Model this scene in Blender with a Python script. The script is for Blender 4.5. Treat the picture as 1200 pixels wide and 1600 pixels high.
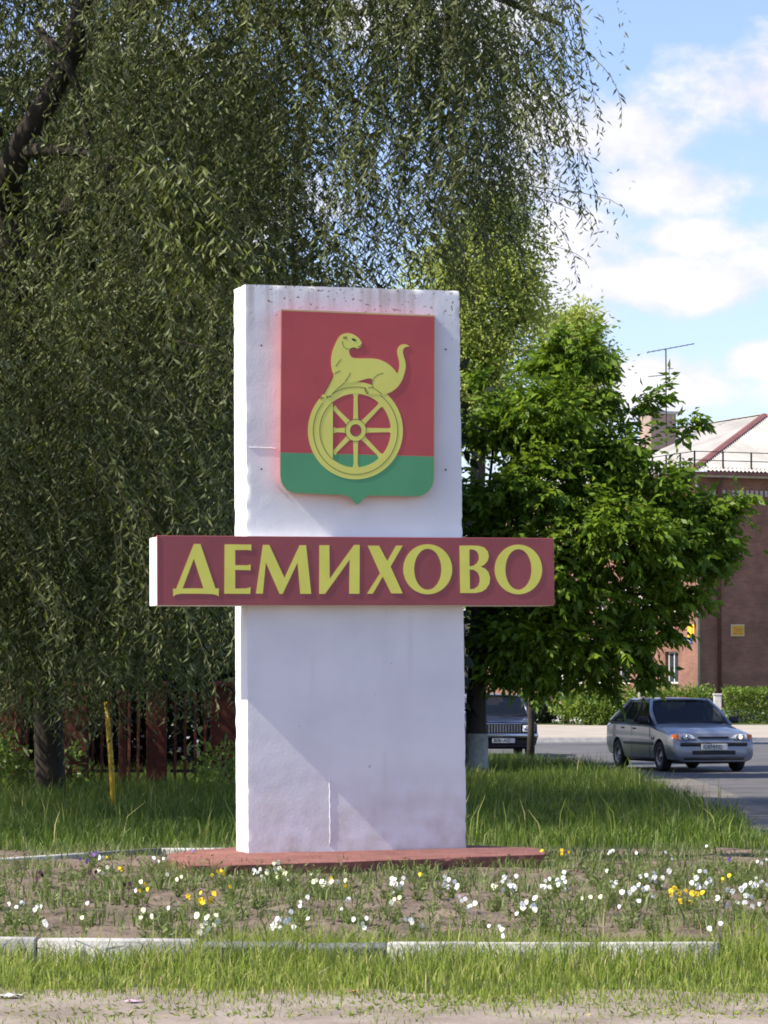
import bpy, bmesh, math, random
import numpy as np
from mathutils import Vector, Matrix, noise, geometry

R = math.radians
random.seed(7)
rng = np.random.default_rng(7)
scene = bpy.context.scene
for o in list(bpy.data.objects):
    bpy.data.objects.remove(o)

# ------------------------------------------------------------------ camera, sky, sun, exposure
FPX = 5000.0                       # focal length in pixels of the 1200 x 1600 photograph
EYE = 1.6
HORIZON = 1074.0
PITCH = math.atan((HORIZON - 800) / FPX)
cam_data = bpy.data.cameras.new('camera')
cam_data.sensor_fit = 'VERTICAL'
cam_data.sensor_height = 36.0
cam_data.lens = 36.0 * FPX / 1600.0
cam_data.clip_start = 0.5
cam_data.clip_end = 3000.0
cam = bpy.data.objects.new('camera', cam_data)
scene.collection.objects.link(cam)
cam.location = (0, 0, EYE)
cam.rotation_euler = (math.pi / 2 + PITCH, 0, 0)
scene.camera = cam
scene.render.resolution_x, scene.render.resolution_y = 768, 1024

MON_YAW = R(17)                    # the way the monument is turned
_u = Vector((math.cos(MON_YAW), math.sin(MON_YAW), 0))
_n = Vector((math.sin(MON_YAW), -math.cos(MON_YAW), 0))
SUN_DIR = (-_u * 1.0 + Vector((0, 0, 0.98)) + _n * 0.062).normalized()    # towards the sun
sun_data = bpy.data.lights.new('sun', 'SUN')
sun_data.energy = 5.0
sun_data.angle = R(0.5)
sun_data.color = (1.0, 0.93, 0.80)
sun = bpy.data.objects.new('sun', sun_data)
scene.collection.objects.link(sun)
sun.location = (-30, -10, 40)
sun.rotation_euler = SUN_DIR.to_track_quat('Z', 'Y').to_euler()
SUN_EL = math.asin(SUN_DIR.z)
SUN_AZ = math.atan2(SUN_DIR.x, SUN_DIR.y)


def build_world():
    w = bpy.data.worlds.new('World')
    scene.world = w
    w.use_nodes = True
    nt = w.node_tree
    nt.nodes.clear()
    N, L = nt.nodes.new, nt.links.new
    out = N('ShaderNodeOutputWorld')
    bg = N('ShaderNodeBackground')
    bg.inputs['Strength'].default_value = 0.13
    L(bg.outputs[0], out.inputs[0])
    sky = N('ShaderNodeTexSky')
    sky.sky_type = 'NISHITA'
    sky.sun_disc = False
    sky.sun_elevation = SUN_EL
    sky.sun_rotation = SUN_AZ
    sky.altitude = 100
    sky.air_density = 1.0
    sky.dust_density = 0.9
    sky.ozone_density = 2.0
    tc = N('ShaderNodeTexCoord')
    sep = N('ShaderNodeSeparateXYZ')
    L(tc.outputs['Generated'], sep.inputs[0])

    def M(op, a, b=None, c=None, clamp=False):
        n = N('ShaderNodeMath')
        n.operation = op
        n.use_clamp = clamp
        for i, v in enumerate((a, b, c)):
            if v is None:
                continue
            if isinstance(v, (int, float)):
                n.inputs[i].default_value = v
            else:
                L(v, n.inputs[i])
        return n.outputs[0]
    # azimuth and elevation of the direction, in degrees, to lay cumulus banks in the sky
    az = M('MULTIPLY', M('ARCTAN2', sep.outputs['X'], sep.outputs['Y']), 57.2958)
    el = M('MULTIPLY', M('ARCSINE', sep.outputs['Z']), 57.2958)

    def noise_tex(scale, detail, rough, sx=1, sz=1, off=0):
        mp = N('ShaderNodeMapping')
        mp.inputs['Scale'].default_value = (sx, sx, sz)
        mp.inputs['Location'].default_value = (off, off * 0.7, off * 0.3)
        L(tc.outputs['Generated'], mp.inputs[0])
        t = N('ShaderNodeTexNoise')
        t.inputs['Scale'].default_value = scale
        t.inputs['Detail'].default_value = detail
        t.inputs['Roughness'].default_value = rough
        L(mp.outputs[0], t.inputs[0])
        return t.outputs['Fac']
    fine = noise_tex(36, 6, 0.55, 1, 1.5, 3.1)
    blobs = [  # azimuth, elevation, half width, half height (degrees)
        (4.0, 9.85, 1.7, .6), (5.1, 8.95, 1.25, .5), (6.9, 10.6, 1.35, .62),
        (5.2, 7.2, 2.6, .52), (3.2, 7.9, 1.3, .55), (7.6, 7.3, 1.2, .5), (3.3, 6.6, 1.0, .4),
        (-3.5, 8.4, 2.0, .6), (-1.2, 6.6, 1.4, .5), (-5.2, 10.8, 1.6, .7), (9.4, 9.0, 1.4, .6),
        (4.6, 5.4, 1.6, .45), (7.2, 5.8, 1.0, .3), (2.6, 9.0, 1.0, .5), (5.6, 8.0, 1.0, .3), (12.5, 7.6, 2.4, .7), (-9.5, 8.2, 2.6, .8), (1.0, 11.9, 1.9, .7)]
    field = None
    for (a, e, rw, rh) in blobs:
        dx = M('DIVIDE', M('SUBTRACT', az, a), rw * 1.12)
        dy = M('DIVIDE', M('SUBTRACT', el, e), rh * 1.2)
        d = M('SUBTRACT', 1.0, M('SQRT', M('ADD', M('MULTIPLY', dx, dx), M('MULTIPLY', dy, dy))))
        field = d if field is None else M('SMOOTH_MAX', field, d, 0.25)
    near = M('ADD', field, M('MULTIPLY', M('SUBTRACT', fine, 0.5), 3.0))
    broad = noise_tex(5.0, 7, 0.55, 1, 2.6, 0.0)
    gen = M('MULTIPLY', M('SUBTRACT', broad, 0.58), 7.0)

    def ramp01(v, lo, hi):
        mr = N('ShaderNodeMapRange')
        mr.interpolation_type = 'SMOOTHSTEP'
        L(v, mr.inputs[0])
        mr.inputs[1].default_value = lo
        mr.inputs[2].default_value = hi
        return mr.outputs[0]
    # the general field takes over away from the banks that are in view
    away = ramp01(M('ABSOLUTE', az), 10.0, 20.0)
    high = ramp01(el, 12.5, 17.0)
    wsel = M('MAXIMUM', away, high)
    nearm = ramp01(near, -0.38, 0.5)
    genm = ramp01(gen, 0.0, 1.1)
    mask = M('ADD', M('MULTIPLY', nearm, M('SUBTRACT', 1.0, wsel)), M('MULTIPLY', genm, wsel))
    mask = M('MULTIPLY', mask, ramp01(el, 0.5, 4.5))
    mask = M('MULTIPLY', mask, 0.9)
    col = N('ShaderNodeMix')
    col.data_type = 'RGBA'
    col.inputs[6].default_value = (4.1, 4.05, 4.5, 1)
    col.inputs[7].default_value = (5.9, 5.75, 5.9, 1)
    L(M('MULTIPLY', M('ADD', M('SUBTRACT', fine, 0.40), M('MULTIPLY', near, 0.25)), 1.6, clamp=True), col.inputs[0])
    mix = N('ShaderNodeMix')
    mix.data_type = 'RGBA'
    L(mask, mix.inputs[0])
    wb = N('ShaderNodeVectorMath')
    wb.operation = 'MULTIPLY'
    wb.inputs[1].default_value = (1.0, .945, 1.1)
    L(sky.outputs[0], wb.inputs[0])
    L(wb.outputs[0], mix.inputs[6])
    L(col.outputs[2], mix.inputs[7])
    L(mix.outputs[2], bg.inputs[0])


build_world()
scene.view_settings.view_transform = 'Standard'
scene.view_settings.look = 'None'
scene.view_settings.exposure = 0.72
scene.view_settings.gamma = 1.0
scene.view_settings.use_curve_mapping = False
scene.render.engine = 'CYCLES'
scene.cycles.max_bounces = 8
scene.cycles.transparent_max_bounces = 12
scene.cycles.use_denoising = True
scene.cycles.filter_width = 1.8

# ------------------------------------------------------------------ helpers: pixels of the photograph to places
CP, SP = math.cos(PITCH), math.sin(PITCH)


def ray(px, py):
    xc, zc = (px - 600) / FPX, (800 - py) / FPX
    return Vector((xc, CP - zc * SP, SP + zc * CP))


def at(px, py, Y):
    d = ray(px, py)
    return Vector((0, 0, EYE)) + d * (Y / d.y)


def gnd(px, py, z=0.0):
    d = ray(px, py)
    return Vector((0, 0, EYE)) + d * ((z - EYE) / d.z)


# ------------------------------------------------------------------ helpers: objects
COL = scene.collection


def tag(o, label=None, cat=None, group=None, kind=None):
    if label:
        o['label'] = label
    if cat:
        o['category'] = cat
    if group:
        o['group'] = group
    if kind:
        o['kind'] = kind
    return o


def empty(name, loc=(0, 0, 0), rz=0.0, parent=None):
    o = bpy.data.objects.new(name, None)
    COL.objects.link(o)
    o.location = loc
    o.rotation_euler = (0, 0, rz)
    o.empty_display_size = 0.2
    if parent:
        o.parent = parent
    return o


def link(name, me, parent=None):
    o = bpy.data.objects.new(name, me)
    COL.objects.link(o)
    if parent:
        o.parent = parent
    return o


def mk(name, verts, faces, m, parent=None, smooth=False):
    me = bpy.data.meshes.new(name)
    me.from_pydata([tuple(v) for v in verts], [], faces)
    me.materials.append(m)
    if smooth:
        me.polygons.foreach_set('use_smooth', [True] * len(me.polygons))
    me.update()
    return link(name, me, parent)


def np_mesh(name, V, F, m, tint=None):
    """V (n,3) float, F (m,k) int: one mesh data block"""
    me = bpy.data.meshes.new(name)
    V = np.ascontiguousarray(V, dtype=np.float32)
    F = np.ascontiguousarray(F, dtype=np.int32)
    k = F.shape[1]
    me.vertices.add(len(V))
    me.vertices.foreach_set('co', V.ravel())
    me.loops.add(F.size)
    me.loops.foreach_set('vertex_index', F.ravel())
    me.polygons.add(len(F))
    me.polygons.foreach_set('loop_start', np.arange(0, F.size, k, dtype=np.int32))
    me.polygons.foreach_set('loop_total', np.full(len(F), k, dtype=np.int32))
    if tint is not None:
        a = me.attributes.new('tint', 'FLOAT', 'POINT')
        a.data.foreach_set('value', np.ascontiguousarray(tint, dtype=np.float32))
    me.update(calc_edges=True)
    me.materials.append(m)
    return me


class MB:
    def __init__(s):
        s.v, s.f = [], []

    def add(s, verts, faces):
        b = len(s.v)
        s.v += [Vector(v) for v in verts]
        s.f += [tuple(i + b for i in f) for f in faces]
        return s

    def box(s, c, d, rz=0.0, M=None):
        hx, hy, hz = d[0] / 2, d[1] / 2, d[2] / 2
        m = M or Matrix.Rotation(rz, 3, 'Z')
        vs = [Vector(c) + m @ Vector((x * hx, y * hy, z * hz)) for x in (-1, 1) for y in (-1, 1) for z in (-1, 1)]
        return s.add(vs, [(0, 1, 3, 2), (4, 6, 7, 5), (0, 4, 5, 1), (2, 3, 7, 6), (0, 2, 6, 4), (1, 5, 7, 3)])

    def bbox(s, c, d, bev=0.01, seg=2, jitter=0.0):
        bm = bmesh.new()
        bmesh.ops.create_cube(bm, size=1.0)
        for v in bm.verts:
            v.co = Vector((v.co.x * d[0], v.co.y * d[1], v.co.z * d[2]))
        bmesh.ops.bevel(bm, geom=bm.edges[:], offset=bev, segments=seg, profile=.5, affect='EDGES')
        bm.verts.index_update()
        vs = []
        for v in bm.verts:
            p = v.co.copy()
            if jitter:
                p += noise.noise_vector((p + Vector(c)) * 9) * jitter
            vs.append(p + Vector(c))
        s.add(vs, [tuple(v.index for v in f.verts) for f in bm.faces])
        bm.free()
        return s

    def tube(s, pts, radii, n=6, cap=True):
        pts = [Vector(p) for p in pts]
        b = len(s.v)
        m = len(pts)
        up = None
        for i, p in enumerate(pts):
            t = (pts[min(i + 1, m - 1)] - pts[max(i - 1, 0)]).normalized()
            if up is None:
                up = Vector((0, 0, 1)) if abs(t.z) < .9 else Vector((1, 0, 0))
            a = t.cross(up)
            if a.length < 1e-4:
                a = t.cross(Vector((0, 1, 0)))
            a.normalize()
            c = a.cross(t).normalized()
            up = c
            r = radii[i] if not isinstance(radii, (int, float)) else radii
            for k in range(n):
                q = 2 * math.pi * k / n
                s.v.append(p + (a * math.cos(q) + c * math.sin(q)) * r)
        for i in range(m - 1):
            for k in range(n):
                k2 = (k + 1) % n
                s.f.append((b + i * n + k, b + i * n + k2, b + (i + 1) * n + k2, b + (i + 1) * n + k))
        if cap:
            s.f.append(tuple(b + k for k in range(n))[::-1])
            s.f.append(tuple(b + (m - 1) * n + k for k in range(n)))
        return s

    def lathe(s, prof, M=None, n=20):
        """prof: list of (r, z) round the Z axis"""
        b = len(s.v)
        M = M or Matrix.Identity(4)
        for (r, z) in prof:
            for k in range(n):
                q = 2 * math.pi * k / n
                s.v.append(M @ Vector((r * math.cos(q), r * math.sin(q), z)))
        for i in range(len(prof) - 1):
            for k in range(n):
                k2 = (k + 1) % n
                s.f.append((b + i * n + k, b + i * n + k2, b + (i + 1) * n + k2, b + (i + 1) * n + k))
        return s

    def build(s, name, m, parent=None, smooth=False):
        return mk(name, s.v, s.f, m, parent, smooth)


# ------------------------------------------------------------------ helpers: materials
MATS = {}


def mat(name, c1, c2=None, scale=6.0, rough=.75, bump=0.0, bscale=30.0, metal=0.0, spec=.35, detail=5.0,
        stretch=(1, 1, 1), coat=0.0, lo=.35, hi=.65):
    if name in MATS:
        return MATS[name]
    m = bpy.data.materials.new(name)
    m.use_nodes = True
    nt = m.node_tree
    b = nt.nodes['Principled BSDF']
    b.inputs['Roughness'].default_value = rough
    b.inputs['Metallic'].default_value = metal
    b.inputs['Specular IOR Level'].default_value = spec
    b.inputs['Coat Weight'].default_value = coat
    tc = nt.nodes.new('ShaderNodeTexCoord')
    mp = nt.nodes.new('ShaderNodeMapping')
    mp.inputs['Scale'].default_value = stretch
    nt.links.new(tc.outputs['Object'], mp.inputs[0])
    c2 = c2 or tuple(x * .85 for x in c1)
    t = nt.nodes.new('ShaderNodeTexNoise')
    t.inputs['Scale'].default_value = scale
    t.inputs['Detail'].default_value = detail
    nt.links.new(mp.outputs[0], t.inputs[0])
    r = nt.nodes.new('ShaderNodeValToRGB')
    r.color_ramp.elements[0].position = lo
    r.color_ramp.elements[1].position = hi
    r.color_ramp.elements[0].color = (*c1, 1)
    r.color_ramp.elements[1].color = (*c2, 1)
    nt.links.new(t.outputs['Fac'], r.inputs[0])
    nt.links.new(r.outputs[0], b.inputs['Base Color'])
    if bump:
        t2 = nt.nodes.new('ShaderNodeTexNoise')
        t2.inputs['Scale'].default_value = bscale
        t2.inputs['Detail'].default_value = 6
        nt.links.new(mp.outputs[0], t2.inputs[0])
        bp = nt.nodes.new('ShaderNodeBump')
        bp.inputs['Strength'].default_value = bump
        bp.inputs['Distance'].default_value = .02
        nt.links.new(t2.outputs['Fac'], bp.inputs['Height'])
        nt.links.new(bp.outputs[0], b.inputs['Normal'])
    MATS[name] = m
    return m


def leaf_mat(name, dark, light, back=None, rough=.45, trans=.3, spec=.35, dry=None):
    m = bpy.data.materials.new(name)
    m.use_nodes = True
    nt = m.node_tree
    N, L = nt.nodes.new, nt.links.new
    b = nt.nodes['Principled BSDF']
    out = nt.nodes['Material Output']
    b.inputs['Roughness'].default_value = rough
    b.inputs['Specular IOR Level'].default_value = spec
    at_ = N('ShaderNodeAttribute')
    at_.attribute_name = 'tint'
    r = N('ShaderNodeValToRGB')
    r.color_ramp.elements[0].color = (*dark, 1)
    r.color_ramp.elements[1].color = (*light, 1)
    if dry:
        r.color_ramp.elements[1].position = .9
        d_ = r.color_ramp.elements.new(.97)
        d_.color = (*dry, 1)
    L(at_.outputs['Fac'], r.inputs[0])
    c = r.outputs[0]
    if back:
        g = N('ShaderNodeNewGeometry')
        mx = N('ShaderNodeMix')
        mx.data_type = 'RGBA'
        L(g.outputs['Backfacing'], mx.inputs[0])
        L(c, mx.inputs[6])
        mx.inputs[7].default_value = (*back, 1)
        c = mx.outputs[2]
    L(c, b.inputs['Base Color'])
    t = N('ShaderNodeBsdfTranslucent')
    hs = N('ShaderNodeHueSaturation')
    hs.inputs['Value'].default_value = 1.5
    hs.inputs['Hue'].default_value = .485
    L(c, hs.inputs['Color'])
    L(hs.outputs[0], t.inputs[0])
    ms = N('ShaderNodeMixShader')
    ms.inputs[0].default_value = trans
    L(b.outputs[0], ms.inputs[1])
    L(t.outputs[0], ms.inputs[2])
    L(ms.outputs[0], out.inputs[0])
    return m


def glass_mat(name, tint=(.05, .06, .07), see=.5):
    m = bpy.data.materials.new(name)
    m.use_nodes = True
    nt = m.node_tree
    N, L = nt.nodes.new, nt.links.new
    b = nt.nodes['Principled BSDF']
    out = nt.nodes['Material Output']
    b.inputs['Base Color'].default_value = (*tint, 1)
    b.inputs['Roughness'].default_value = .06
    b.inputs['Specular IOR Level'].default_value = .6
    tr = N('ShaderNodeBsdfTransparent')
    tr.inputs[0].default_value = (.75, .8, .8, 1)
    ms = N('ShaderNodeMixShader')
    ms.inputs[0].default_value = 1 - see
    L(tr.outputs[0], ms.inputs[1])
    L(b.outputs[0], ms.inputs[2])
    L(ms.outputs[0], out.inputs[0])
    return m


# ------------------------------------------------------------------ helpers: foliage
def unit(a):
    return a / np.maximum(np.linalg.norm(a, axis=1, keepdims=True), 1e-9)


def leaf_cloud(P, D, Lg, Wd, fold=.25, g=rng):
    """one kite-shaped folded leaf at every P, pointing along D"""
    n = len(P)
    D = unit(D)
    S = unit(np.cross(D, unit(g.normal(size=(n, 3)))))
    Nn = np.cross(S, D)
    Lg = np.broadcast_to(Lg, (n,))[:, None]
    Wd = np.broadcast_to(Wd, (n,))[:, None]
    mid = P + D * Lg * .42 + Nn * Wd * fold
    tip = P + D * Lg - Nn * Lg * .08
    V = np.stack([P, mid + S * Wd * .5, tip, mid - S * Wd * .5], axis=1).reshape(-1, 3)
    F = np.arange(4 * n).reshape(n, 4)
    return V, F


def join_np(parts):
    Vs, Fs, Ts, b = [], [], [], 0
    for V, F, T in parts:
        Vs.append(V)
        Fs.append(F + b)
        Ts.append(T)
        b += len(V)
    return np.concatenate(Vs), np.concatenate(Fs), np.concatenate(Ts)


def crown_points(blobs, n_cl, n_leaf, spread, g, shell=.55, flat=1.0):
    """leaf positions in clumps spread through ellipsoids; blobs: (centre, (rx, ry, rz), weight)"""
    w = np.array([b[2] for b in blobs], float)
    w /= w.sum()
    out, axis, cl = [], [], []
    for (c, r, _), ww in zip(blobs, w):
        k = max(1, int(n_cl * ww))
        d = unit(g.normal(size=(k, 3)))
        rad = shell + (1 - shell) * g.random((k, 1)) ** .6
        rad *= 1 + .16 * g.normal(size=(k, 1))
        C = np.array(c) + d * rad * np.array(r)
        m = max(1, int(n_leaf * ww / k))
        q = g.normal(size=(k, m, 3)) * spread * (.6 + .8 * g.random((k, 1, 1))) * np.array([1, 1, flat])
        P = C[:, None, :] + q
        out.append(P.reshape(-1, 3))
        axis.append((np.repeat(d[:, None, :], m, 1) * .6 + q / spread * .35).reshape(-1, 3))
        cl.append(np.repeat(g.random((k, 1)), m, 1).reshape(-1))
    return np.concatenate(out), np.concatenate(axis), np.concatenate(cl)


def blob_crown(name, blobs, m, n_cl, n_leaf, spread, L, W, parent=None, seed=1, droop=.35, shell=.55):
    g = np.random.default_rng(seed)
    P, A, C = crown_points(blobs, n_cl, n_leaf, spread, g, shell)
    P[:, 2] = np.maximum(P[:, 2], .03)
    D = unit(A) + g.normal(size=A.shape) * .55
    D[:, 2] -= droop
    n = len(P)
    V, F = leaf_cloud(P, D, L * (.6 + .8 * g.random(n)), W * (.6 + .8 * g.random(n)), g=g)
    t = np.clip(.55 * C + .45 * g.random(n), 0, 1)
    me = np_mesh(name, V, F, m, np.repeat(t, 4))
    o = link(name, me, parent)
    o['kind'] = 'stuff'
    return o


def compound_crown(name, blobs, m, n_cl, n_leaf, spread, L, W, parent=None, seed=1, extra=None, shell=.5):
    """crown of compound leaves: every leaf is a stalk with five drooping leaflets"""
    g = np.random.default_rng(seed)
    P, A, C = crown_points(blobs, n_cl, n_leaf, spread, g, shell, .5)
    if extra is not None:
        P = np.concatenate([P, extra[0]])
        A = np.concatenate([A, extra[1]])
        C = np.concatenate([C, g.random(len(extra[0]))])
    n = len(P)
    D = unit(A) + g.normal(size=A.shape) * .4
    D[:, 2] -= .25
    D = unit(D)
    S = unit(np.cross(D, np.array([0, 0, 1.0]) + g.normal(size=(n, 3)) * .25))
    parts = []
    sc = (.7 + .6 * g.random(n))
    for (t, side, f) in ((1.0, 0, 1.1), (.6, 1, 1.0), (.6, -1, 1.0), (.15, 1, .8), (.15, -1, .8)):
        B = P + D * (t * L * 1.0 * sc)[:, None]
        d = D * (1.0 if side == 0 else .55) + S * side * .8
        d[:, 2] -= .45
        V, F = leaf_cloud(B, d + g.normal(size=d.shape) * .12, L * f * sc, W * f * sc, g=g)
        parts.append((V, F, np.repeat(np.clip(.5 * C + .5 * g.random(n), 0, 1), 4)))
    V, F, T = join_np(parts)
    o = link(name, np_mesh(name, V, F, m, T), parent)
    o['kind'] = 'stuff'
    return o


def grass_blades(P, H, W, lean, m, name, g, parent=None):
    """bent blades of two quads, rooted at P"""
    n = len(P)
    a = g.random(n) * 2 * math.pi
    S = np.stack([np.cos(a), np.sin(a), np.zeros(n)], 1)
    b = g.random(n) * 2 * math.pi
    Ld = np.stack([np.cos(b), np.sin(b), np.zeros(n)], 1) * (lean * (.2 + g.random(n)))[:, None]
    H = H[:, None]
    W = W[:, None]
    p1 = P + Ld * H * .25 + np.array([0, 0, .55]) * H
    p2 = P + Ld * H + np.array([0, 0, 1.0]) * H * (1 - .35 * np.linalg.norm(Ld, axis=1, keepdims=True))
    V = np.stack([P - S * W * .5, P + S * W * .5, p1 - S * W * .42, p1 + S * W * .42, p2 - S * W * .08, p2 + S * W * .08], 1).reshape(-1, 3)
    i = np.arange(n)[:, None] * 6
    F = np.concatenate([i + np.array([[0, 1, 3, 2]]), i + np.array([[2, 3, 5, 4]])])
    T = np.repeat(g.random(n), 6)
    o = link(name, np_mesh(name, V, F, m, T), parent)
    return o


# ------------------------------------------------------------------ helpers: flat work (letters, emblem)
def flat_part(name, polys, m, to3d, y_front, y_back, parent):
    """polys: list of [outer, hole, ...] in picture units; to3d(pt, depth) gives the place"""
    b = MB()
    for rings in polys:
        f = [[to3d(p, y_front) for p in r] for r in rings]
        k = [[to3d(p, y_back) for p in r] for r in rings]
        flat2 = [[Vector((p[0], -p[1], 0)) for p in r] for r in rings]
        tris = geometry.tessellate_polygon(flat2)
        ff = [v for r in f for v in r]
        kk = [v for r in k for v in r]
        n = len(ff)
        b.add(ff + kk, [tuple(t) for t in tris] + [tuple(i + n for i in t[::-1]) for t in tris])
        base = len(b.v) - 2 * n
        o = 0
        for r in f:
            q = len(r)
            for i in range(q):
                j = (i + 1) % q
                b.f.append((base + o + i, base + o + j, base + n + o + j, base + n + o + i))
            o += q
    ob = b.build(name, m, parent)
    bm = bmesh.new()
    bm.from_mesh(ob.data)
    bmesh.ops.recalc_face_normals(bm, faces=bm.faces[:])
    bm.to_mesh(ob.data)
    bm.free()
    return ob


def stroke(pts, w):
    """a thin ribbon polygon along pts"""
    pts = [Vector((p[0], p[1])) for p in pts]
    l, r = [], []
    for i, p in enumerate(pts):
        t = (pts[min(i + 1, len(pts) - 1)] - pts[max(i - 1, 0)])
        t.normalize()
        q = Vector((-t.y, t.x)) * w / 2
        l.append(p + q)
        r.append(p - q)
    return [[(v.x, v.y) for v in l + r[::-1]]]


def ell(cx, cy, rx, ry, n=48, a0=0, a1=2 * math.pi):
    full = abs(a1 - a0 - 2 * math.pi) < 1e-6
    m = n if full else n + 1
    return [(cx + rx * math.cos(a0 + (a1 - a0) * i / n), cy + ry * math.sin(a0 + (a1 - a0) * i / n)) for i in range(m)]


def smooth_ring(p, it=2):
    for _ in range(it):
        q = []
        for i in range(len(p)):
            a, b = p[i], p[(i + 1) % len(p)]
            q.append((a[0] * .75 + b[0] * .25, a[1] * .75 + b[1] * .25))
            q.append((a[0] * .25 + b[0] * .75, a[1] * .25 + b[1] * .75))
        p = q
    return p


# ------------------------------------------------------------------ the ground, roads and bed
def sheet(name, outline, z, m):
    tris = geometry.tessellate_polygon([[Vector((x, y, 0)) for x, y in outline]])
    vs = [(x, y, z) for x, y in outline]
    fs = []
    for t in tris:
        a, b, c = (Vector(vs[i]) for i in t)
        fs.append(tuple(t) if (b - a).cross(c - a).z > 0 else tuple(t[::-1]))
    o = mk(name, vs, fs, m)
    o['kind'] = 'structure'
    return o


def wobble_sheet(name, x0, x1, ylo, yhi, nx, ny, zf, m, smooth=True):
    vs, fs = [], []
    for i in range(nx + 1):
        x = x0 + (x1 - x0) * i / nx
        a, b = ylo(x), yhi(x)
        for j in range(ny + 1):
            y = a + (b - a) * j / ny
            vs.append((x, y, zf(x, y, j / ny)))
    for i in range(nx):
        for j in range(ny):
            q = i * (ny + 1) + j
            fs.append((q, q + ny + 1, q + ny + 2, q + 1))
    o = mk(name, vs, fs, m, smooth=smooth)
    o['kind'] = 'structure'
    return o


def n2(x, y, s=1.0, o=0.0):
    return noise.noise(Vector((x * s + o, y * s - o, o * .37)))


M_EARTH = mat('grassy_earth', (.045, .065, .02), (.075, .085, .03), scale=1.2, rough=.95, bump=.3)
M_DIRT = mat('sandy_dirt', (.30, .25, .205), (.20, .16, .125), scale=2.2, rough=.95, bump=.6, bscale=22, detail=9)
M_SOIL = mat('bed_soil', (.10, .074, .052), (.20, .152, .112), scale=3.5, rough=.97, bump=1.0, bscale=26, detail=10)
M_ROAD = mat('asphalt', (.085, .083, .085), (.125, .12, .118), scale=.8, rough=.9, bump=.2, bscale=60, detail=9)
M_PAVE = mat('pale_pavement', (.42, .37, .30), (.32, .28, .23), scale=.6, rough=.9, bump=.15)
M_CONC = mat('kerb_concrete', (.40, .39, .37), (.55, .54, .51), scale=9, rough=.9, bump=.5, bscale=45)
M_WHITEWASH = mat('whitewashed_concrete', (.52, .50, .47), (.28, .27, .25), scale=5, rough=.9, bump=.5, bscale=45, detail=8)
M_DARKCONC = mat('dark_grey_concrete', (.10, .105, .11), (.19, .19, .19), scale=8, rough=.9, bump=.6, bscale=40)  # darker grey for the leaning front stones and part of the back kerb

ground = sheet('ground', [(-900, -50), (900, -50), (900, 1800), (-900, 1800)], 0.0, M_EARTH)
wobble_sheet('dirt_path', -9, 9, lambda x: 6.0, lambda x: 17.0 + .38 * n2(x, 0, 1.1, 3) + .16 * n2(x, 0, 5, 7) - .04 * x, 150, 70,
             lambda x, y, t: .006 + (1 - t) * .012 + .02 * n2(x, y, 1.5) * (1 - t) + .012 * (1 + n2(x, y, 9, 5)) * min(1, (1 - t) * 12), M_DIRT)
wobble_sheet('flower_bed_soil', -5.2, 8.2, lambda x: 19.42, lambda x: 31.2 - max(0, -x - 1.6) * .15, 170, 170,
             lambda x, y, t: .02 + .055 * math.sin(math.pi * min(1, max(0, t))) ** .6 + .03 * n2(x, y, 2.4, 1) + .028 * n2(x, y, 8, 4) + .014 * n2(x, y, 21, 9), M_SOIL)


def soil_z(x, y):
    t = (y - 19.42) / 11.8
    if not 0 < t < 1:
        return .0
    return .02 + .055 * math.sin(math.pi * t) ** .6 + .03 * n2(x, y, 2.4, 1)


# side street running away from the camera and the cross street beyond it
road_edge = [(4.05, 24), (4.2, 30), (4.3, 36), (4.42, 44), (4.5, 52), (4.55, 58), (4.35, 63), (3.7, 67), (2.2, 70), (-2, 71.5), (-60, 73)]
road = sheet('road', road_edge + [(-60, 93), (160, 93), (160, 71), (16, 71), (13, 66), (12.2, 58), (12, 24)], .008, M_ROAD)
# loose sandy shoulder along the near edge of the side street
sh = []
for (x, y) in road_edge[:6]:
    sh.append((x - .3 + .25 * n2(x, y, .8), y))
for (x, y) in road_edge[:6][::-1]:
    sh.append((x + .8 + .5 * n2(x, y, .5, 3), y))
sheet('sandy_road_shoulder', sh, .013, mat('sandy_shoulder', (.20, .175, .15), (.12, .11, .10), scale=2.5, rough=.95, bump=.4, detail=9))
pv = MB().box((40, 110.15, .06), (240, 34, .12)).build('pavement', M_PAVE)
pv['kind'] = 'structure'
kb = MB().box((40, 93.05, .075), (240, .2, .15)).build('street_kerb', M_CONC)
kb['kind'] = 'structure'
lawn = MB().box((40, 132.2, .08), (240, 10, .16)).build('lawn', mat('far_lawn', (.08, .12, .03), (.12, .15, .05), scale=1.5, rough=.95))
lawn['kind'] = 'structure'


# ------------------------------------------------------------------ kerb stones round the flower bed
def kerb_run(name, label, stones, m_list):
    root = empty(name, stones[0][0])
    tag(root, label, 'kerb')
    inv = Vector(stones[0][0])
    for i, (a, b, h, wdt, tilt) in enumerate(stones):
        a, b = Vector(a), Vector(b)
        d = b - a
        ln = d.length - .012
        s = MB().bbox((0, 0, 0), (ln, wdt, h + .12), .012, 2, .006)
        o = s.build('kerb_stone', m_list[i % len(m_list)], root, True)
        c = (a + b) / 2
        o.location = (c.x - inv.x, c.y - inv.y, h / 2 - .06 + c.z - inv.z)
        o.rotation_euler = (tilt, random.uniform(-.008, .008), math.atan2(d.y, d.x))
    return root


def gk(px, py, z=.13):
    p = gnd(px, py, z)
    return Vector((p.x, p.y, 0))


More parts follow.
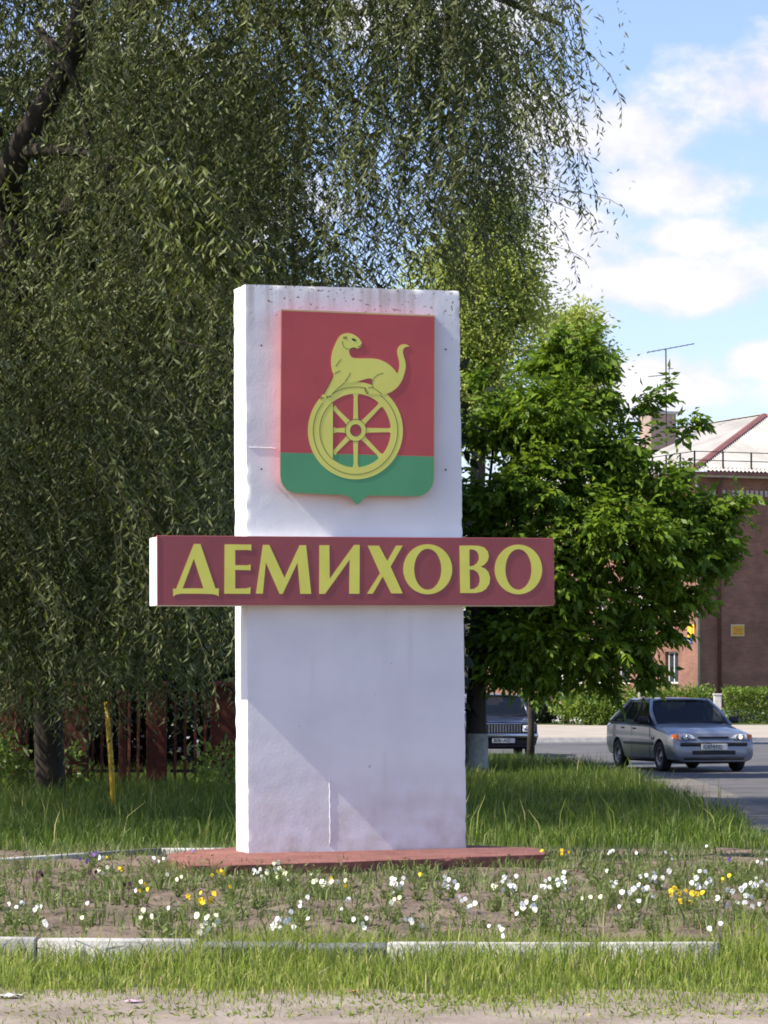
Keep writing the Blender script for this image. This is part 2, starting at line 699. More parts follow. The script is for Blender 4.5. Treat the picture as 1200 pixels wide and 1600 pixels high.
L0, L1 = gk(-160, 1465), gk(310, 1470)
kerb_run('bed_kerb', 'whitewashed kerb stones at the left front of the flower bed',
         [(L0, L0.lerp(L1, .47), .14, .09, 0), (L0.lerp(L1, .47), L1, .14, .09, .02)], [M_WHITEWASH])
D0, D1 = gk(314, 1472), gk(606, 1474)
D0.y += .05
D1.y += .05
kerb_run('bed_kerb', 'dark leaning kerb stones in the middle of the bed front',
         [(D0, D0.lerp(D1, .52), .13, .08, .30), (D0.lerp(D1, .52), D1, .125, .08, .26)], [M_DARKCONC])
E0, E1 = gk(604, 1470), gk(1126, 1472)
kerb_run('bed_kerb', 'long pale kerb stones at the right front of the flower bed',
         [(E0, E0.lerp(E1, .27), .125, .08, .0), (E0.lerp(E1, .27), E0.lerp(E1, .63), .125, .08, -.03), (E0.lerp(E1, .63), E1, .13, .08, .0)], [M_WHITEWASH])
B0, B1, B2, B3 = gk(-60, 1345, .1), gk(130, 1333, .1), gk(250, 1327, .1), gk(420, 1326, .1)
kerb_run('bed_kerb', 'low grey kerb at the back of the flower bed by the grass',
         [(B0, B1, .10, .09, 0), (B1, B2, .11, .09, -.05), (B2, B3, .11, .09, .03)], [M_CONC, M_DARKCONC])

# ------------------------------------------------------------------ the monument
MON_O = None
PB = .17
KS = (EYE - PB) / (EYE - .12)
_a = gnd(388, 1332, PB)
MON_O = Vector((_a.x, _a.y, 0)) + _u * 1.0335 * KS           # middle of the pillar's front, on the ground
mon = empty('village_sign', MON_O)
mon.rotation_euler = (0, R(-.42), MON_YAW)
tag(mon, 'tall white village sign with red name board and red and green shield on red plinth', 'sign')
MW = Matrix.Translation(MON_O) @ mon.rotation_euler.to_matrix().to_4x4()
MI = MW.inverted()


def onmon(px, py, depth):
    """pixel of the photograph -> place on the monument plane local y = depth"""
    o = MI @ Vector((0, 0, EYE))
    d = MI.to_3x3() @ ray(px, py)
    return o + d * ((depth - o.y) / d.y)


def plaster_mat():
    m = bpy.data.materials.new('white_painted_plaster')
    m.use_nodes = True
    nt = m.node_tree
    N, L = nt.nodes.new, nt.links.new
    b = nt.nodes['Principled BSDF']
    b.inputs['Roughness'].default_value = .85
    b.inputs['Specular IOR Level'].default_value = .2
    tc = N('ShaderNodeTexCoord')

    def nz(scale, detail=6, stretch=(1, 1, 1)):
        mp = N('ShaderNodeMapping')
        mp.inputs['Scale'].default_value = stretch
        L(tc.outputs['Object'], mp.inputs[0])
        t = N('ShaderNodeTexNoise')
        t.inputs['Scale'].default_value = scale
        t.inputs['Detail'].default_value = detail
        L(mp.outputs[0], t.inputs[0])
        return t.outputs['Fac']

    def rng_(v, lo, hi, a=0., bb=1.):
        r = N('ShaderNodeMapRange')
        L(v, r.inputs[0])
        for i, x in enumerate((lo, hi, a, bb)):
            r.inputs[i + 1].default_value = x
        return r.outputs[0]

    def mul(x, y):
        n = N('ShaderNodeMath')
        n.operation = 'MULTIPLY'
        L(x, n.inputs[0])
        L(y, n.inputs[1])
        return n.outputs[0]

    def mixc(f, c1, c2):
        n = N('ShaderNodeMix')
        n.data_type = 'RGBA'
        L(f, n.inputs[0])
        if isinstance(c1, tuple):
            n.inputs[6].default_value = (*c1, 1)
        else:
            L(c1, n.inputs[6])
        n.inputs[7].default_value = (*c2, 1)
        return n.outputs[2]
    sep = N('ShaderNodeSeparateXYZ')
    L(tc.outputs['Object'], sep.inputs[0])
    c = mixc(rng_(nz(1.6), .4, .75), (.80, .80, .80), (.70, .70, .71))
    # rain streaks and rust freckles under the top edge
    top = rng_(sep.outputs['Z'], 4.55, 5.15)
    streak = mul(rng_(nz(9, 4, (1, 1, .06)), .5, .72), top)
    c = mixc(streak, c, (.44, .37, .33))
    run = mul(rng_(nz(6.5, 5, (1, 1, .035)), .60, .78), rng_(nz(1.3, 3), .45, .7))
    c = mixc(run, c, (.66, .65, .645))
    spots = mul(rng_(nz(26, 2), .62, .66), rng_(sep.outputs['Z'], 4.78, 4.95))
    c = mixc(spots, c, (.28, .20, .16))
    # dirt splashed up from the bed
    low = mul(rng_(sep.outputs['Z'], .95, .15), rng_(nz(4.5, 9), .40, .66))
    c = mixc(low, c, (.58, .53, .49))
    chips = rng_(nz(14, 3), .735, .755)
    c = mixc(chips, c, (.52, .50, .48))
    L(c, b.inputs['Base Color'])
    bp = N('ShaderNodeBump')
    bp.inputs['Strength'].default_value = .12
    bp.inputs['Distance'].default_value = .01
    L(nz(38, 5), bp.inputs['Height'])
    L(bp.outputs[0], b.inputs['Normal'])
    return m


M_PLASTER = plaster_mat()
PIL_W, PIL_D, PIL_B, PIL_T = 2.067 * KS, .42, PB - .02, PB + 5.135 * KS


def pillar():
    nx, ny, nz = 78, 16, 190
    idx, vs, fs = {}, [], []

    def vert(i, j, k):
        key = (i, j, k)
        if key in idx:
            return idx[key]
        tz = k / nz
        z = PIL_B + (PIL_T - PIL_B) * tz
        w = PIL_W - .024 * tz
        p = Vector((-PIL_W / 2 + w * i / nx, PIL_D * j / ny, z))
        q = p.copy()
        # hand-trowelled faces: shallow waves, mostly across, and chipped arrises
        q.y += .0028 * noise.noise(Vector((p.x * 1.1, p.y, p.z * 3.4))) + .0008 * noise.noise(p * 11)
        q.x += .0015 * noise.noise(Vector((p.y * 2, p.z * 4.2, 3.3))) + .0012 * noise.noise(p * 14 + Vector((5, 1, 2)))
        q.z += .002 * noise.noise(Vector((p.x * 6, p.y * 6, 1.7)))
        edge = (i in (0, nx)) + (j in (0, ny)) + (k in (0, nz))
        if edge >= 2:
            e = max(0, noise.noise(p * 7.5 + Vector((2, 9, 4))) - .2) * .022 + .004 * abs(noise.noise(p * 31))
            c = Vector((0, PIL_D / 2, (PIL_B + PIL_T) / 2))
            if i in (0, nx):
                q.x += math.copysign(e, c.x - p.x)
            if j in (0, ny):
                q.y += math.copysign(e * .8, c.y - p.y)
            if k == nz:
                q.z -= e * .5
        idx[key] = len(vs)
        vs.append(q)
        return idx[key]
    for i in range(nx):
        for k in range(nz):
            fs.append((vert(i, 0, k), vert(i + 1, 0, k), vert(i + 1, 0, k + 1), vert(i, 0, k + 1)))
            fs.append((vert(i + 1, ny, k), vert(i, ny, k), vert(i, ny, k + 1), vert(i + 1, ny, k + 1)))
        for j in range(ny):
            fs.append((vert(i, j, nz), vert(i + 1, j, nz), vert(i + 1, j + 1, nz), vert(i, j + 1, nz)))
    for j in range(ny):
        for k in range(nz):
            fs.append((vert(0, j + 1, k), vert(0, j, k), vert(0, j, k + 1), vert(0, j + 1, k + 1)))
            fs.append((vert(nx, j, k), vert(nx, j + 1, k), vert(nx, j + 1, k + 1), vert(nx, j, k + 1)))
    o = mk('pillar', vs, fs, M_PLASTER, mon)
    sm = [f for f in range(len(fs))]
    o.data.polygons.foreach_set('use_smooth', [True] * len(sm))
    o.data.set_sharp_from_angle(angle=R(35))
    return o


pil = pillar()

# raised joints where the plaster was patched
for (px0, py0, px1, py1, w) in ((515, 1212, 516, 1322, .005), (389, 699, 432, 700.5, .004)):
    a_, b_ = onmon(px0, py0, .0), onmon(px1, py1, .0)
    n_ = 14
    jm = MB()
    jm.tube([a_.lerp(b_, i / n_) + Vector((.003 * math.sin(i * 2.3), 0, .003 * math.cos(i * 1.7))) for i in range(n_ + 1)], [w * (.6 + .4 * abs(math.sin(i * 1.3))) for i in range(n_ + 1)], 6)
    jm.build('plaster_joint', M_PLASTER, mon, True)

# plinth: a rough red slab with a bowed front
M_PLINTH = mat('red_painted_concrete', (.27, .115, .092), (.19, .075, .06), scale=5, rough=.85, bump=.9, bscale=24, detail=8)
M_PLINTHSIDE = M_PLINTH


def plinth():
    def edge(pts):
        return [MI @ gnd(px, py, PB + .005) for px, py in pts]
    front = edge([(259, 1336), (280, 1343), (300, 1349), (420, 1347), (560, 1343.5), (700, 1339.5), (850, 1335)])
    back = edge([(852, 1331), (838, 1326), (700, 1320), (560, 1318), (400, 1320), (300, 1326), (262, 1331)])
    ring = []
    pts = front + back
    for i, p in enumerate(pts):
        q = pts[(i + 1) % len(pts)]
        n = max(1, int((q - p).length / .04))
        for t in range(n):
            ring.append(p.lerp(q, t / n))
    vs, fs = [], []
    n = len(ring)
    lev = [(-.06, .05), (.02, .035), (.07, .022), (.115, .012), (.145, .002), (.165, .0), (.172, -.02)]
    c = Vector((0, .2, 0))
    for z, ins in lev:
        for p in ring:
            d = Vector((p.x - c.x, (p.y - c.y), 0)).normalized()
            r = .022 * noise.noise(Vector((p.x * 6, p.y * 6, z * 20))) + .012 * noise.noise(Vector((p.x * 19, p.y * 19, z * 30)))
            if z > .168:
                r *= .3
            if z < .14:
                r -= .02 * max(0, noise.noise(Vector((p.x * 3, z * 9, 2))))
            zz = z + .006 * noise.noise(Vector((p.x * 4, p.y * 4, 7)))
            vs.append(Vector((p.x, p.y, zz)) + d * (r - ins if z < .168 else ins + r))
    for k in range(len(lev) - 1):
        for i in range(n):
            j = (i + 1) % n
            fs.append((k * n + i, k * n + j, (k + 1) * n + j, (k + 1) * n + i))
    top = (len(lev) - 1) * n
    fs.append(tuple(top + i for i in range(n)))
    o = mk('plinth', vs, fs, M_PLINTH, mon, True)
    bm = bmesh.new()
    bm.from_mesh(o.data)
    bmesh.ops.recalc_face_normals(bm, faces=bm.faces[:])
    bm.to_mesh(o.data)
    bm.free()
    o.data.set_sharp_from_angle(angle=R(40))


plinth()

# name board with its letters
BAR_F = -.15
M_BOARD = mat('maroon_painted_board', (.35, .092, .095), (.30, .08, .083), scale=2.5, rough=.55, bump=.04, bscale=60, spec=.3)
M_WHITEBOX = mat('white_box_sides', (.78, .77, .75), (.66, .63, .60), scale=5, rough=.7, bump=.2)
M_YELLOW = mat('yellow_green_letter_paint', (.82, .79, .14), (.76, .73, .125), scale=5, rough=.5, spec=.3)
M_REDTRIM = mat('red_edge_trim', (.62, .10, .11), (.52, .08, .09), scale=4, rough=.5)
bl, br = onmon(246.5, 836.5, BAR_F), onmon(866, 841, BAR_F)
tl, tr = onmon(246.5, 945.5, BAR_F), onmon(866, 945.5, BAR_F)
bx0, bx1 = (bl.x + tl.x) / 2, (br.x + tr.x) / 2
bz1, bz0 = (bl.z + br.z) / 2, (tl.z + tr.z) / 2
board = MB().bbox(((bx0 + bx1) / 2, BAR_F + .006, (bz0 + bz1) / 2), (bx1 - bx0, .012, bz1 - bz0), .003, 1).build('name_board', M_BOARD, mon)
bxc = MB().bbox(((bx0 + bx1) / 2, BAR_F + .012 + .16, (bz0 + bz1) / 2 - .006), (bx1 - bx0 - .004, .318, bz1 - bz0 - .004), .006, 2, .002)
bxc.build('board_box', M_WHITEBOX, board)
MB().box((bx0 - .001, BAR_F + .012, (bz0 + bz1) / 2), (.006, .03, bz1 - bz0 + .004)).build('edge_trim', M_REDTRIM, board)


def z5(p):
    return (230 + p[0] / 3.636, 830 + p[1] / 3.636)


def z6(p):
    return (540 + p[0] / 3.529, 830 + p[1] / 3.529)


def ident(p):
    return p


LET = [
    ('Д', z5, [[(265, 73), (303, 73), (388, 325), (408, 325), (406, 371), (395, 363), (370, 357), (290, 355), (190, 355), (165, 360), (148, 371), (147, 327), (165, 327)],
               [(265, 157), (320, 325), (201, 325)]]),
    ('Е', z5, [[(440, 75), (592, 76), (592, 110), (575, 107), (500, 107), (500, 193), (568, 194), (588, 189), (588, 223), (568, 221), (500, 220), (500, 326), (566, 325), (588, 318), (586, 356), (438, 355)]]),
    ('М', z5, [[(657, 78), (694, 78), (780, 265), (866, 80), (903, 80), (932, 356), (870, 356), (854, 178), (770, 356), (752, 356), (674, 178), (657, 355), (618, 355)]]),
    ('И', ident, [[(499, 852), (514.6, 852), (515.2, 904.3), (553.3, 851.5), (562.1, 851.5), (561.8, 927.8), (545.7, 927.8), (546.3, 874.5), (508, 928), (498.7, 928)]]),
    ('Х', z6, [[(122, 80), (185, 80), (230, 165), (278, 80), (315, 80), (248, 195), (315, 343), (252, 343), (205, 250), (150, 345), (118, 345), (190, 232)]]),
    ('О', z6, [ell(453, 210, 135, 138), ell(453, 210, 75, 113)]),
    ('В', z6, [[(628, 80), (700, 79), (735, 81), (765, 90), (785, 112), (790, 140), (782, 166), (765, 185), (745, 196), (770, 206), (788, 226), (797, 255), (793, 290), (775, 318), (750, 334), (715, 341), (632, 341)],
               [(683, 100), (705, 101), (724, 112), (734, 132), (735, 155), (725, 176), (706, 190), (683, 194)],
               [(684, 211), (706, 213), (727, 227), (739, 252), (740, 278), (731, 303), (710, 318), (686, 320)]]),
    ('О', z6, [ell(953, 211, 131, 137), ell(953, 211, 72, 112)]),
]
for ch, conv, rings in LET:
    polys = [[conv(p) for p in r] for r in rings]
    lo = flat_part('letter', [polys], M_YELLOW, lambda p, d: onmon(p[0], p[1], d), BAR_F - .003, BAR_F + .001, board)
    lo['label'] = 'yellow letter %s on the maroon board' % ch

# shield
SH_F = -.115


def zs(p):
    return (340 + p[0] / 2.857, 420 + p[1] / 2.857)


def zw(p):
    return (470 + p[0] / 5.716, 500 + p[1] / 5.716)


M_RED = mat('shield_red_paint', (.53, .093, .093), (.47, .083, .085), scale=3, rough=.5, spec=.3)
M_GREEN = mat('shield_green_paint', (.105, .36, .165), (.095, .33, .15), scale=3, rough=.5, spec=.3)
M_GOLD = mat('shield_yellow_paint', (.80, .77, .165), (.74, .71, .15), scale=3, rough=.5, spec=.3)
M_LINE = mat('dark_outline_paint', (.05, .07, .03), (.06, .08, .03), scale=3, rough=.6)
M_SHEDGE = mat('shield_red_edge', (.50, .065, .055), (.42, .055, .05), scale=3, rough=.5)
M_SHTRIM = mat('shield_yellow_edge_line', (.62, .52, .22), (.52, .42, .18), scale=3, rough=.5)
out_sh = [(283, 180), (971, 207), (968, 932), (962, 965), (945, 992), (920, 1010), (895, 1017), (690, 1013), (668, 1017), (650, 1029), (636, 1044), (622, 1054),
          (608, 1042), (595, 1026), (582, 1016), (566, 1011), (335, 1000), (308, 989), (290, 968), (281, 945), (278, 920)]
P3 = lambda p, d: onmon(p[0], p[1], d)


def grow(r, k):
    cx = sum(p[0] for p in r) / len(r)
    cy = sum(p[1] for p in r) / len(r)
    return [(cx + (p[0] - cx) * k, cy + (p[1] - cy) * k) for p in r]


shield = flat_part('shield', [[[zs(p) for p in grow(out_sh, .994)]]], M_SHEDGE, P3, SH_F, .02, mon)
flat_part('edge_line', [[[zs(p) for p in out_sh]]], M_SHTRIM, P3, SH_F - .002, SH_F + .008, shield)
inn = grow(out_sh, .991)
red = [(inn[0]), (inn[1]), (965, 837), (281, 820)]
flat_part('red_field', [[[zs(p) for p in red]]], M_RED, P3, SH_F - .004, SH_F - .001, shield)
grn = [(281, 821.5), (965, 838.5)] + inn[2:]
flat_part('green_field', [[[zs(p) for p in grn]]], M_GREEN, P3, SH_F - .004, SH_F - .001, shield)
CX, CY = 490, 985
e = SH_F - .004
wheel = flat_part('wheel', [[[zw(p) for p in ell(CX - 2, CY + 3, 424, 435, 72)], [zw(p) for p in ell(CX - 3, CY + 3, 317, 330, 72)]]], M_GOLD, P3, e - .002, e + .001, shield)
a0 = math.acos((290 - (CX - 3)) / 317)
seg = ell(CX - 3, CY + 3, 319, 332, 24, a0, 2 * math.pi - a0)
flat_part('wheel_segment', [[[zw(p) for p in seg]]], M_GOLD, P3, e - .0016, e + .001, shield)
flat_part('hub', [[[zw(p) for p in ell(CX, CY, 92, 97, 32)], [zw(p) for p in ell(CX, CY, 46, 50, 32)]]], M_GOLD, P3, e - .0024, e + .001, shield)
for k in range(8):
    an = k * math.pi / 4
    dx, dy = math.cos(an), math.sin(an)
    r0, r1 = 88, 322
    if k == 4:
        r1 = 198
    if k in (3, 5):
        r1 = 282
    px_, py_ = -dy, dx
    w0, w1 = 21, 17
    pts = [(r0, w0 + 5), (r0 + 25, w0), (r1 - 30, w1), (r1 - 8, w1 + 8), (r1, w1 + 10)]
    poly = [(CX + dx * r + px_ * w, CY + dy * r * 1.03 + py_ * w) for r, w in pts] + [(CX + dx * r - px_ * w, CY + dy * r * 1.03 - py_ * w) for r, w in pts[::-1]]
    flat_part('spoke', [[[zw(p) for p in poly]]], M_GOLD, P3, e - .0013, e + .001, shield)
beast = [(548, 210), (538, 235), (520, 250), (500, 256), (478, 250), (455, 248), (438, 258), (431, 278), (436, 305), (450, 328), (470, 340), (500, 343), (560, 343), (640, 343), (700, 352),
         (760, 378), (810, 415), (845, 455), (862, 484), (876, 450), (882, 400), (876, 355), (864, 312), (860, 268), (876, 236), (905, 217), (940, 217), (974, 236),
         (938, 240), (918, 254), (910, 282), (918, 320), (934, 370), (938, 420), (926, 480), (905, 540), (870, 595), (830, 630), (790, 652), (745, 664), (700, 662), (650, 664),
         (600, 664), (582, 640), (574, 612), (604, 602), (644, 603), (634, 565), (640, 522), (600, 522), (550, 535), (500, 552), (440, 561), (392, 562), (345, 598), (292, 648), (272, 682), (236, 692), (188, 692),
         (178, 688), (215, 650), (252, 588), (280, 530), (299, 486), (284, 472), (275, 430), (270, 370), (275, 310), (292, 250), (315, 200), (335, 160), (365, 130), (400, 118), (440, 118), (490, 138), (528, 172)]
flat_part('marten', [[[zw(p) for p in smooth_ring(beast, 1)]]], M_GOLD, P3, e - .0034, e + .001, shield)
lines = []
W = 5
lines.append(stroke(ell(CX - 2, CY + 3, 377, 391, 72, -2.28, 2 * math.pi - 2.95) , W))
lines = [stroke(ell(CX - 2, CY + 3, 377, 391, 60, -.95, math.pi * 1.22), W), stroke(ell(CX - 2, CY + 3, 377, 391, 20, math.pi * 1.30, math.pi * 1.58), W),
         stroke(ell(CX - 3, CY + 3, 318, 331, 24, a0, 2 * math.pi - a0), W), stroke([(290, 735), (290, 1235)], W),
         stroke(ell(CX, CY, 94, 99, 32, 0, 6.27), 5), stroke(ell(CX, CY, 48, 52, 28, 0, 6.27), 5)]
top_lines = [[(372, 190), (372, 215), (385, 240), (410, 257), (435, 262)], [(300, 482), (330, 462), (352, 452)], [(312, 415), (335, 380), (360, 350)], [(440, 468), (430, 500), (392, 556)],
             [(735, 474), (695, 485), (660, 510), (642, 540), (636, 580), (645, 605)], [(288, 500), (255, 575), (205, 665)], [(272, 670), (330, 612), (390, 560)], [(602, 604), (640, 603), (680, 628), (725, 660)],
             [(500, 255), (470, 245), (440, 258)], [(160, 690), (200, 692)], [(225, 690), (275, 678)], [(180, 712), (190, 690), (205, 700)], [(232, 672), (240, 700)], [(252, 670), (262, 692)],
             [(566, 610), (590, 618)], [(570, 632), (600, 636)], [(584, 655), (604, 650)], [(575, 610), (583, 640), (600, 662)], [(548, 212), (530, 232), (508, 240)]]
for l in lines:
    flat_part('wheel_line', [[[zw(p) for p in r] for r in l]], M_LINE, P3, e - .0030, e - .001, shield)
for l in top_lines:
    flat_part('marten_line', [[[zw(p) for p in r] for r in stroke(l, 5)]], M_LINE, P3, e - .0042, e - .002, shield)
flat_part('marten_eye', [[[zw(p) for p in [(452, 168), (470, 162), (490, 172), (500, 184), (480, 190), (462, 182)]]]], M_LINE, P3, e - .0046, e - .002, shield)
flat_part('marten_ear', [[[zw(p) for p in ell(396, 158, 18, 12, 16)], [zw(p) for p in ell(397, 158, 11, 6, 16)]]], M_LINE, P3, e - .0046, e - .002, shield)
# bolts that hold the shield's frame to the plaster
M_RUST = mat('rusty_iron', (.16, .09, .06), (.10, .07, .05), scale=8, rough=.8)
for (px, py) in ((408, 540), (408, 733), (696, 546), (696, 734)):
    c = onmon(px, py, -.006)
    MB().lathe([(.0, .0035), (.007, .004), (.008, .006), (.008, .012)], Matrix.Translation(c) @ Matrix.Rotation(-math.pi / 2, 4, 'X') @ Matrix.Scale(-1, 4, (0, 0, 1)), 8).build('bolt', M_RUST, mon)

# ------------------------------------------------------------------ the willow
M_BARK = mat('willow_bark', (.024, .019, .014), (.042, .033, .024), scale=7, rough=.95, bump=1.0, bscale=18, stretch=(1, 1, .3))
M_TWIG = mat('willow_twig', (.06, .055, .02), (.045, .04, .018), scale=4, rough=.8)
M_WILLOW = leaf_mat('willow_leaf', (.017, .034, .004), (.135, .17, .03), back=(.17, .195, .085), rough=.45, trans=.26, spec=.22)


def willow():
    g = np.random.default_rng(21)
    base = gnd(85, 1240)
    base.y = 46.0
    base.x = (80 - 600) / FPX * 46.0
    base.z = 0
    root = empty('willow_tree', base)
    tag(root, 'large weeping willow with drooping grey green branches behind the white sign', 'tree')
    b = base

    def loc(px, py, Y):
        return at(px, py, Y) - b
    tr = MB()
    tr.tube([(0, 0, -.1), (0, 0, .25), loc(72, 1000, 45), loc(60, 750, 42.6), loc(30, 480, 39), loc(8, 330, 38.4)], [.3, .22, .19, .19, .2, .23], 12)
    tr.build('trunk', M_BARK, root, True)
    limbs = [
        ([(8, 330, 38.4), (15, 265, 38), (45, 205, 37.7), (78, 150, 37.5), (108, 90, 37.4), (125, 20, 37.5), (150, -90, 38), (220, -260, 38.5)], [.2, .175, .155, .135, .125, .11, .09, .06]),
        ([(35, 235, 37.8), (75, 234, 37.4), (105, 236, 37.2), (140, 240, 37.1), (170, 262, 37), (220, 275, 36.8)], [.09, .075, .06, .045, .035, .02]),
        ([(60, 45, 37.3), (90, 78, 37.2), (108, 108, 37.1), (128, 160, 37), (136, 205, 36.9), (148, 255, 36.8), (154, 300, 36.7)], [.05, .055, .05, .045, .04, .035, .02]),
        ([(8, 330, 38.4), (-60, 200, 38.8), (-190, 60, 39.5), (-400, -40, 40), (-620, 20, 40)], [.22, .18, .15, .11, .06]),
        ([(108, 90, 37.4), (230, 0, 38), (390, -40, 38.6), (560, -50, 39), (740, -20, 39), (880, 40, 39)], [.13, .11, .09, .075, .055, .03]),
        ([(390, -40, 38.6), (430, 30, 38.2), (470, 100, 38), (540, 150, 37.8), (620, 190, 37.6)], [.06, .05, .045, .03, .015]),
        ([(30, 480, 39), (120, 300, 40.5), (250, 130, 42), (420, 20, 43), (600, 20, 43.5)], [.16, .13, .1, .07, .04]),
        ([(0, 205, 37.8), (-40, 215, 37.6), (-120, 190, 37.5), (-260, 220, 37.2)], [.07, .065, .05, .03]),
        ([(30, 480, 39), (-100, 430, 38), (-260, 330, 37), (-430, 260, 36.8)], [.14, .11, .08, .04]),
    ]
    for pts, rad in limbs:
        MB().tube([loc(*p) for p in pts], rad, 9).build('limb', M_BARK, root, True)

    # hanging strands in clumps
    def zmin(x):
        return float(np.interp(x, [-12, -4.6, -3.4, -2.6, -2.0, -1.5, -.6, .3, 1.0, 1.6, 2.1, 2.6], [1.3, 1.3, 1.15, 1.7, 1.4, 4.0, 5.4, 6.0, 6.9, 7.1, 7.4, 8.3]))

    def xmax(z):
        return float(np.interp(z, [5, 6.0, 7.0, 8.0, 8.8, 10, 12, 14], [1.1, 1.35, 1.5, 1.65, 1.8, 1.85, 1.5, -1]))
    P, D, Lf, twv = [], [], [], MB()
    T = []
    ncl = 560
    k = 0
    tries = 0
    while k < ncl and tries < 9000:
        tries += 1
        x = g.uniform(-5.6, -1.2) if g.random() < .66 else g.uniform(-1.4, 2.0)
        y = g.uniform(34.6, 43.0) if g.random() < .6 else g.uniform(34.6, 37.5)
        if x < -1.7:
            z = g.uniform(2.6, 11.6) if g.random() < .8 else g.uniform(2.0, 4.2)
        else:
            z = g.uniform(zmin(x) + .5, 11.6)
        if x > xmax(z) - .05:
            continue
        if x < -3.25 and 6.9 < z < 11.8 and y < 38.6:
            continue
        # thinner where the sky shows through
        dens = 1.0
        if -1.5 < x < .25 and 6.0 < z < 10:
            dens = .3
        if x > .25:
            dens = .7 if x < 1.2 else .72
        if x > 1.2 and z < 8.0:
            dens = .5
        if g.random() > dens:
            continue
        k += 1
        shade = g.random()
        outx = g.normal(0, .3 if x < 1.3 else .1) + (.12 if x > .8 else 0)
        outy = g.normal(0, .25)
        for s in range(int(g.integers(8, 15))):
            sx, sy = x + g.normal(0, .23), y + g.normal(0, .3)
            za = z + g.normal(0, .35)
            ln = g.uniform(.6, 2.3)
            ln = min(ln, za - zmin(sx) + g.normal(0, .22))
            if ln < .35:
                continue
            n = int(ln / .043)
            t = np.linspace(0, 1, n)
            # leaves the branch sideways, then hangs
            bend = 1 - (1 - t) ** 2.2
            ph = g.random() * 6.28
            px = sx + outx * 2.0 * bend + .05 * np.sin(3.5 * t + ph)
            py = sy + outy * 2.0 * bend + .05 * np.cos(3.1 * t + ph)
            pz = za - ln * t ** 1.15 + .05 * (1 - t)
            Q = np.stack([px, py, pz], 1)
            if s % 2:
                Q = Q + g.normal(0, .03, Q.shape)
            az = g.random(n) * 6.28
            out = np.stack([np.cos(az), np.sin(az), np.zeros(n)], 1)
            d = out * g.uniform(.35, 1.1, (n, 1)) + np.array([0, 0, -1.0]) * g.uniform(.35, 1.0, (n, 1))
            P.append(Q)
            D.append(d)
            Lf.append(.148 * (.45 + .75 * g.random(n)) * (1 - .35 * t))
            T.append(np.clip(.7 * shade + .5 * g.random(n) - .1, 0, 1))
            st = max(1, n // 5)
            pts = [Vector(q) - b for q in Q[::st]]
            if len(pts) > 1 and s % 2 == 0:
                twv.tube(pts, [.006 * (1 - .7 * i / len(pts)) for i in range(len(pts))], 3, cap=False)
    # a sunlit spray towards the camera; lighter leaf tint adds painted sunlight
    for (px, py, Y, ex, ln) in ((215, 265, 33.6, .5, .9), (245, 270, 33.4, .45, 1.1), (270, 262, 33.3, .3, 1.3), (290, 275, 33.4, .35, 1.0), (230, 300, 33.5, .4, 1.0), (260, 320, 33.3, .6, .8), (300, 330, 33.2, .6, .9), (340, 365, 33.2, .4, .6), (320, 390, 33.3, .5, .7), (250, 380, 33.6, .3, .9)):
        c = np.array(at(px, py, Y))
        for s in range(7):
            n = int(ln / .038)
            t = np.linspace(0, 1, n)
            o_ = g.normal(0, .12, 3)
            Q = np.stack([c[0] + o_[0] + ex * t * g.uniform(.5, 1.1), c[1] + o_[1] + 0 * t, c[2] + o_[2] - ln * t ** 1.6 * g.uniform(.7, 1.1)], 1)
            az = g.random(n) * 6.28
            out = np.stack([np.cos(az), np.sin(az), np.zeros(n)], 1)
            P.append(Q)
            D.append(out * .8 + np.array([.15, 0, -.8]))
            Lf.append(.15 * (.7 + .5 * g.random(n)))
            T.append(np.clip(.6 + .4 * g.random(n), 0, 1))
            twv.tube([Vector(q) - b for q in Q[::5]], .005, 3, cap=False)
    twv.tube([Vector(at(150, 250, 36.6)) - b, Vector(at(190, 245, 35)) - b, Vector(at(250, 265, 33.5)) - b, Vector(at(320, 330, 33.2)) - b, Vector(at(370, 385, 33.2)) - b], [.03, .022, .015, .01, .005], 5)
    # unseen coarse crown clumps outside the picture, some added to shade grass and fence
    for (cnt, x0, x1, y0, y1, z0, z1) in ((95, -13, -5.4, 36.5, 47, 2.8, 12.5), (30, -9, -4.9, 42, 49, 2.4, 8.5), (30, -12, -5.4, 31.4, 36.5, 3.6, 11), (26, -11, -5.9, 45, 53, 1.8, 8.5), (40, -7, 1.5, 35.5, 43, 11.0, 13.4)):
        for _ in range(cnt):
            c = np.array([g.uniform(x0, x1), g.uniform(y0, y1), g.uniform(z0, z1)])
            n = 420
            q = c + g.normal(size=(n, 3)) * np.array([.45, .5, .9])
            P.append(q)
            dd = g.normal(size=(n, 3)) * .6
            dd[:, 2] -= 1
            D.append(dd)
            Lf.append(np.full(n, .2))
            T.append(g.random(n))
    P, D, Lf, T = np.concatenate(P), np.concatenate(D), np.concatenate(Lf), np.concatenate(T)
    V, F = leaf_cloud(P - np.array(b), D, Lf, Lf * .225, fold=.3, g=g)
    cr = link('crown', np_mesh('willow_crown', V, F, M_WILLOW, np.repeat(T, 4)), root)
    cr['kind'] = 'stuff'
    t = twv.build('twigs', M_TWIG, root)
    t['kind'] = 'stuff'
    print('willow leaves', len(P))


willow()

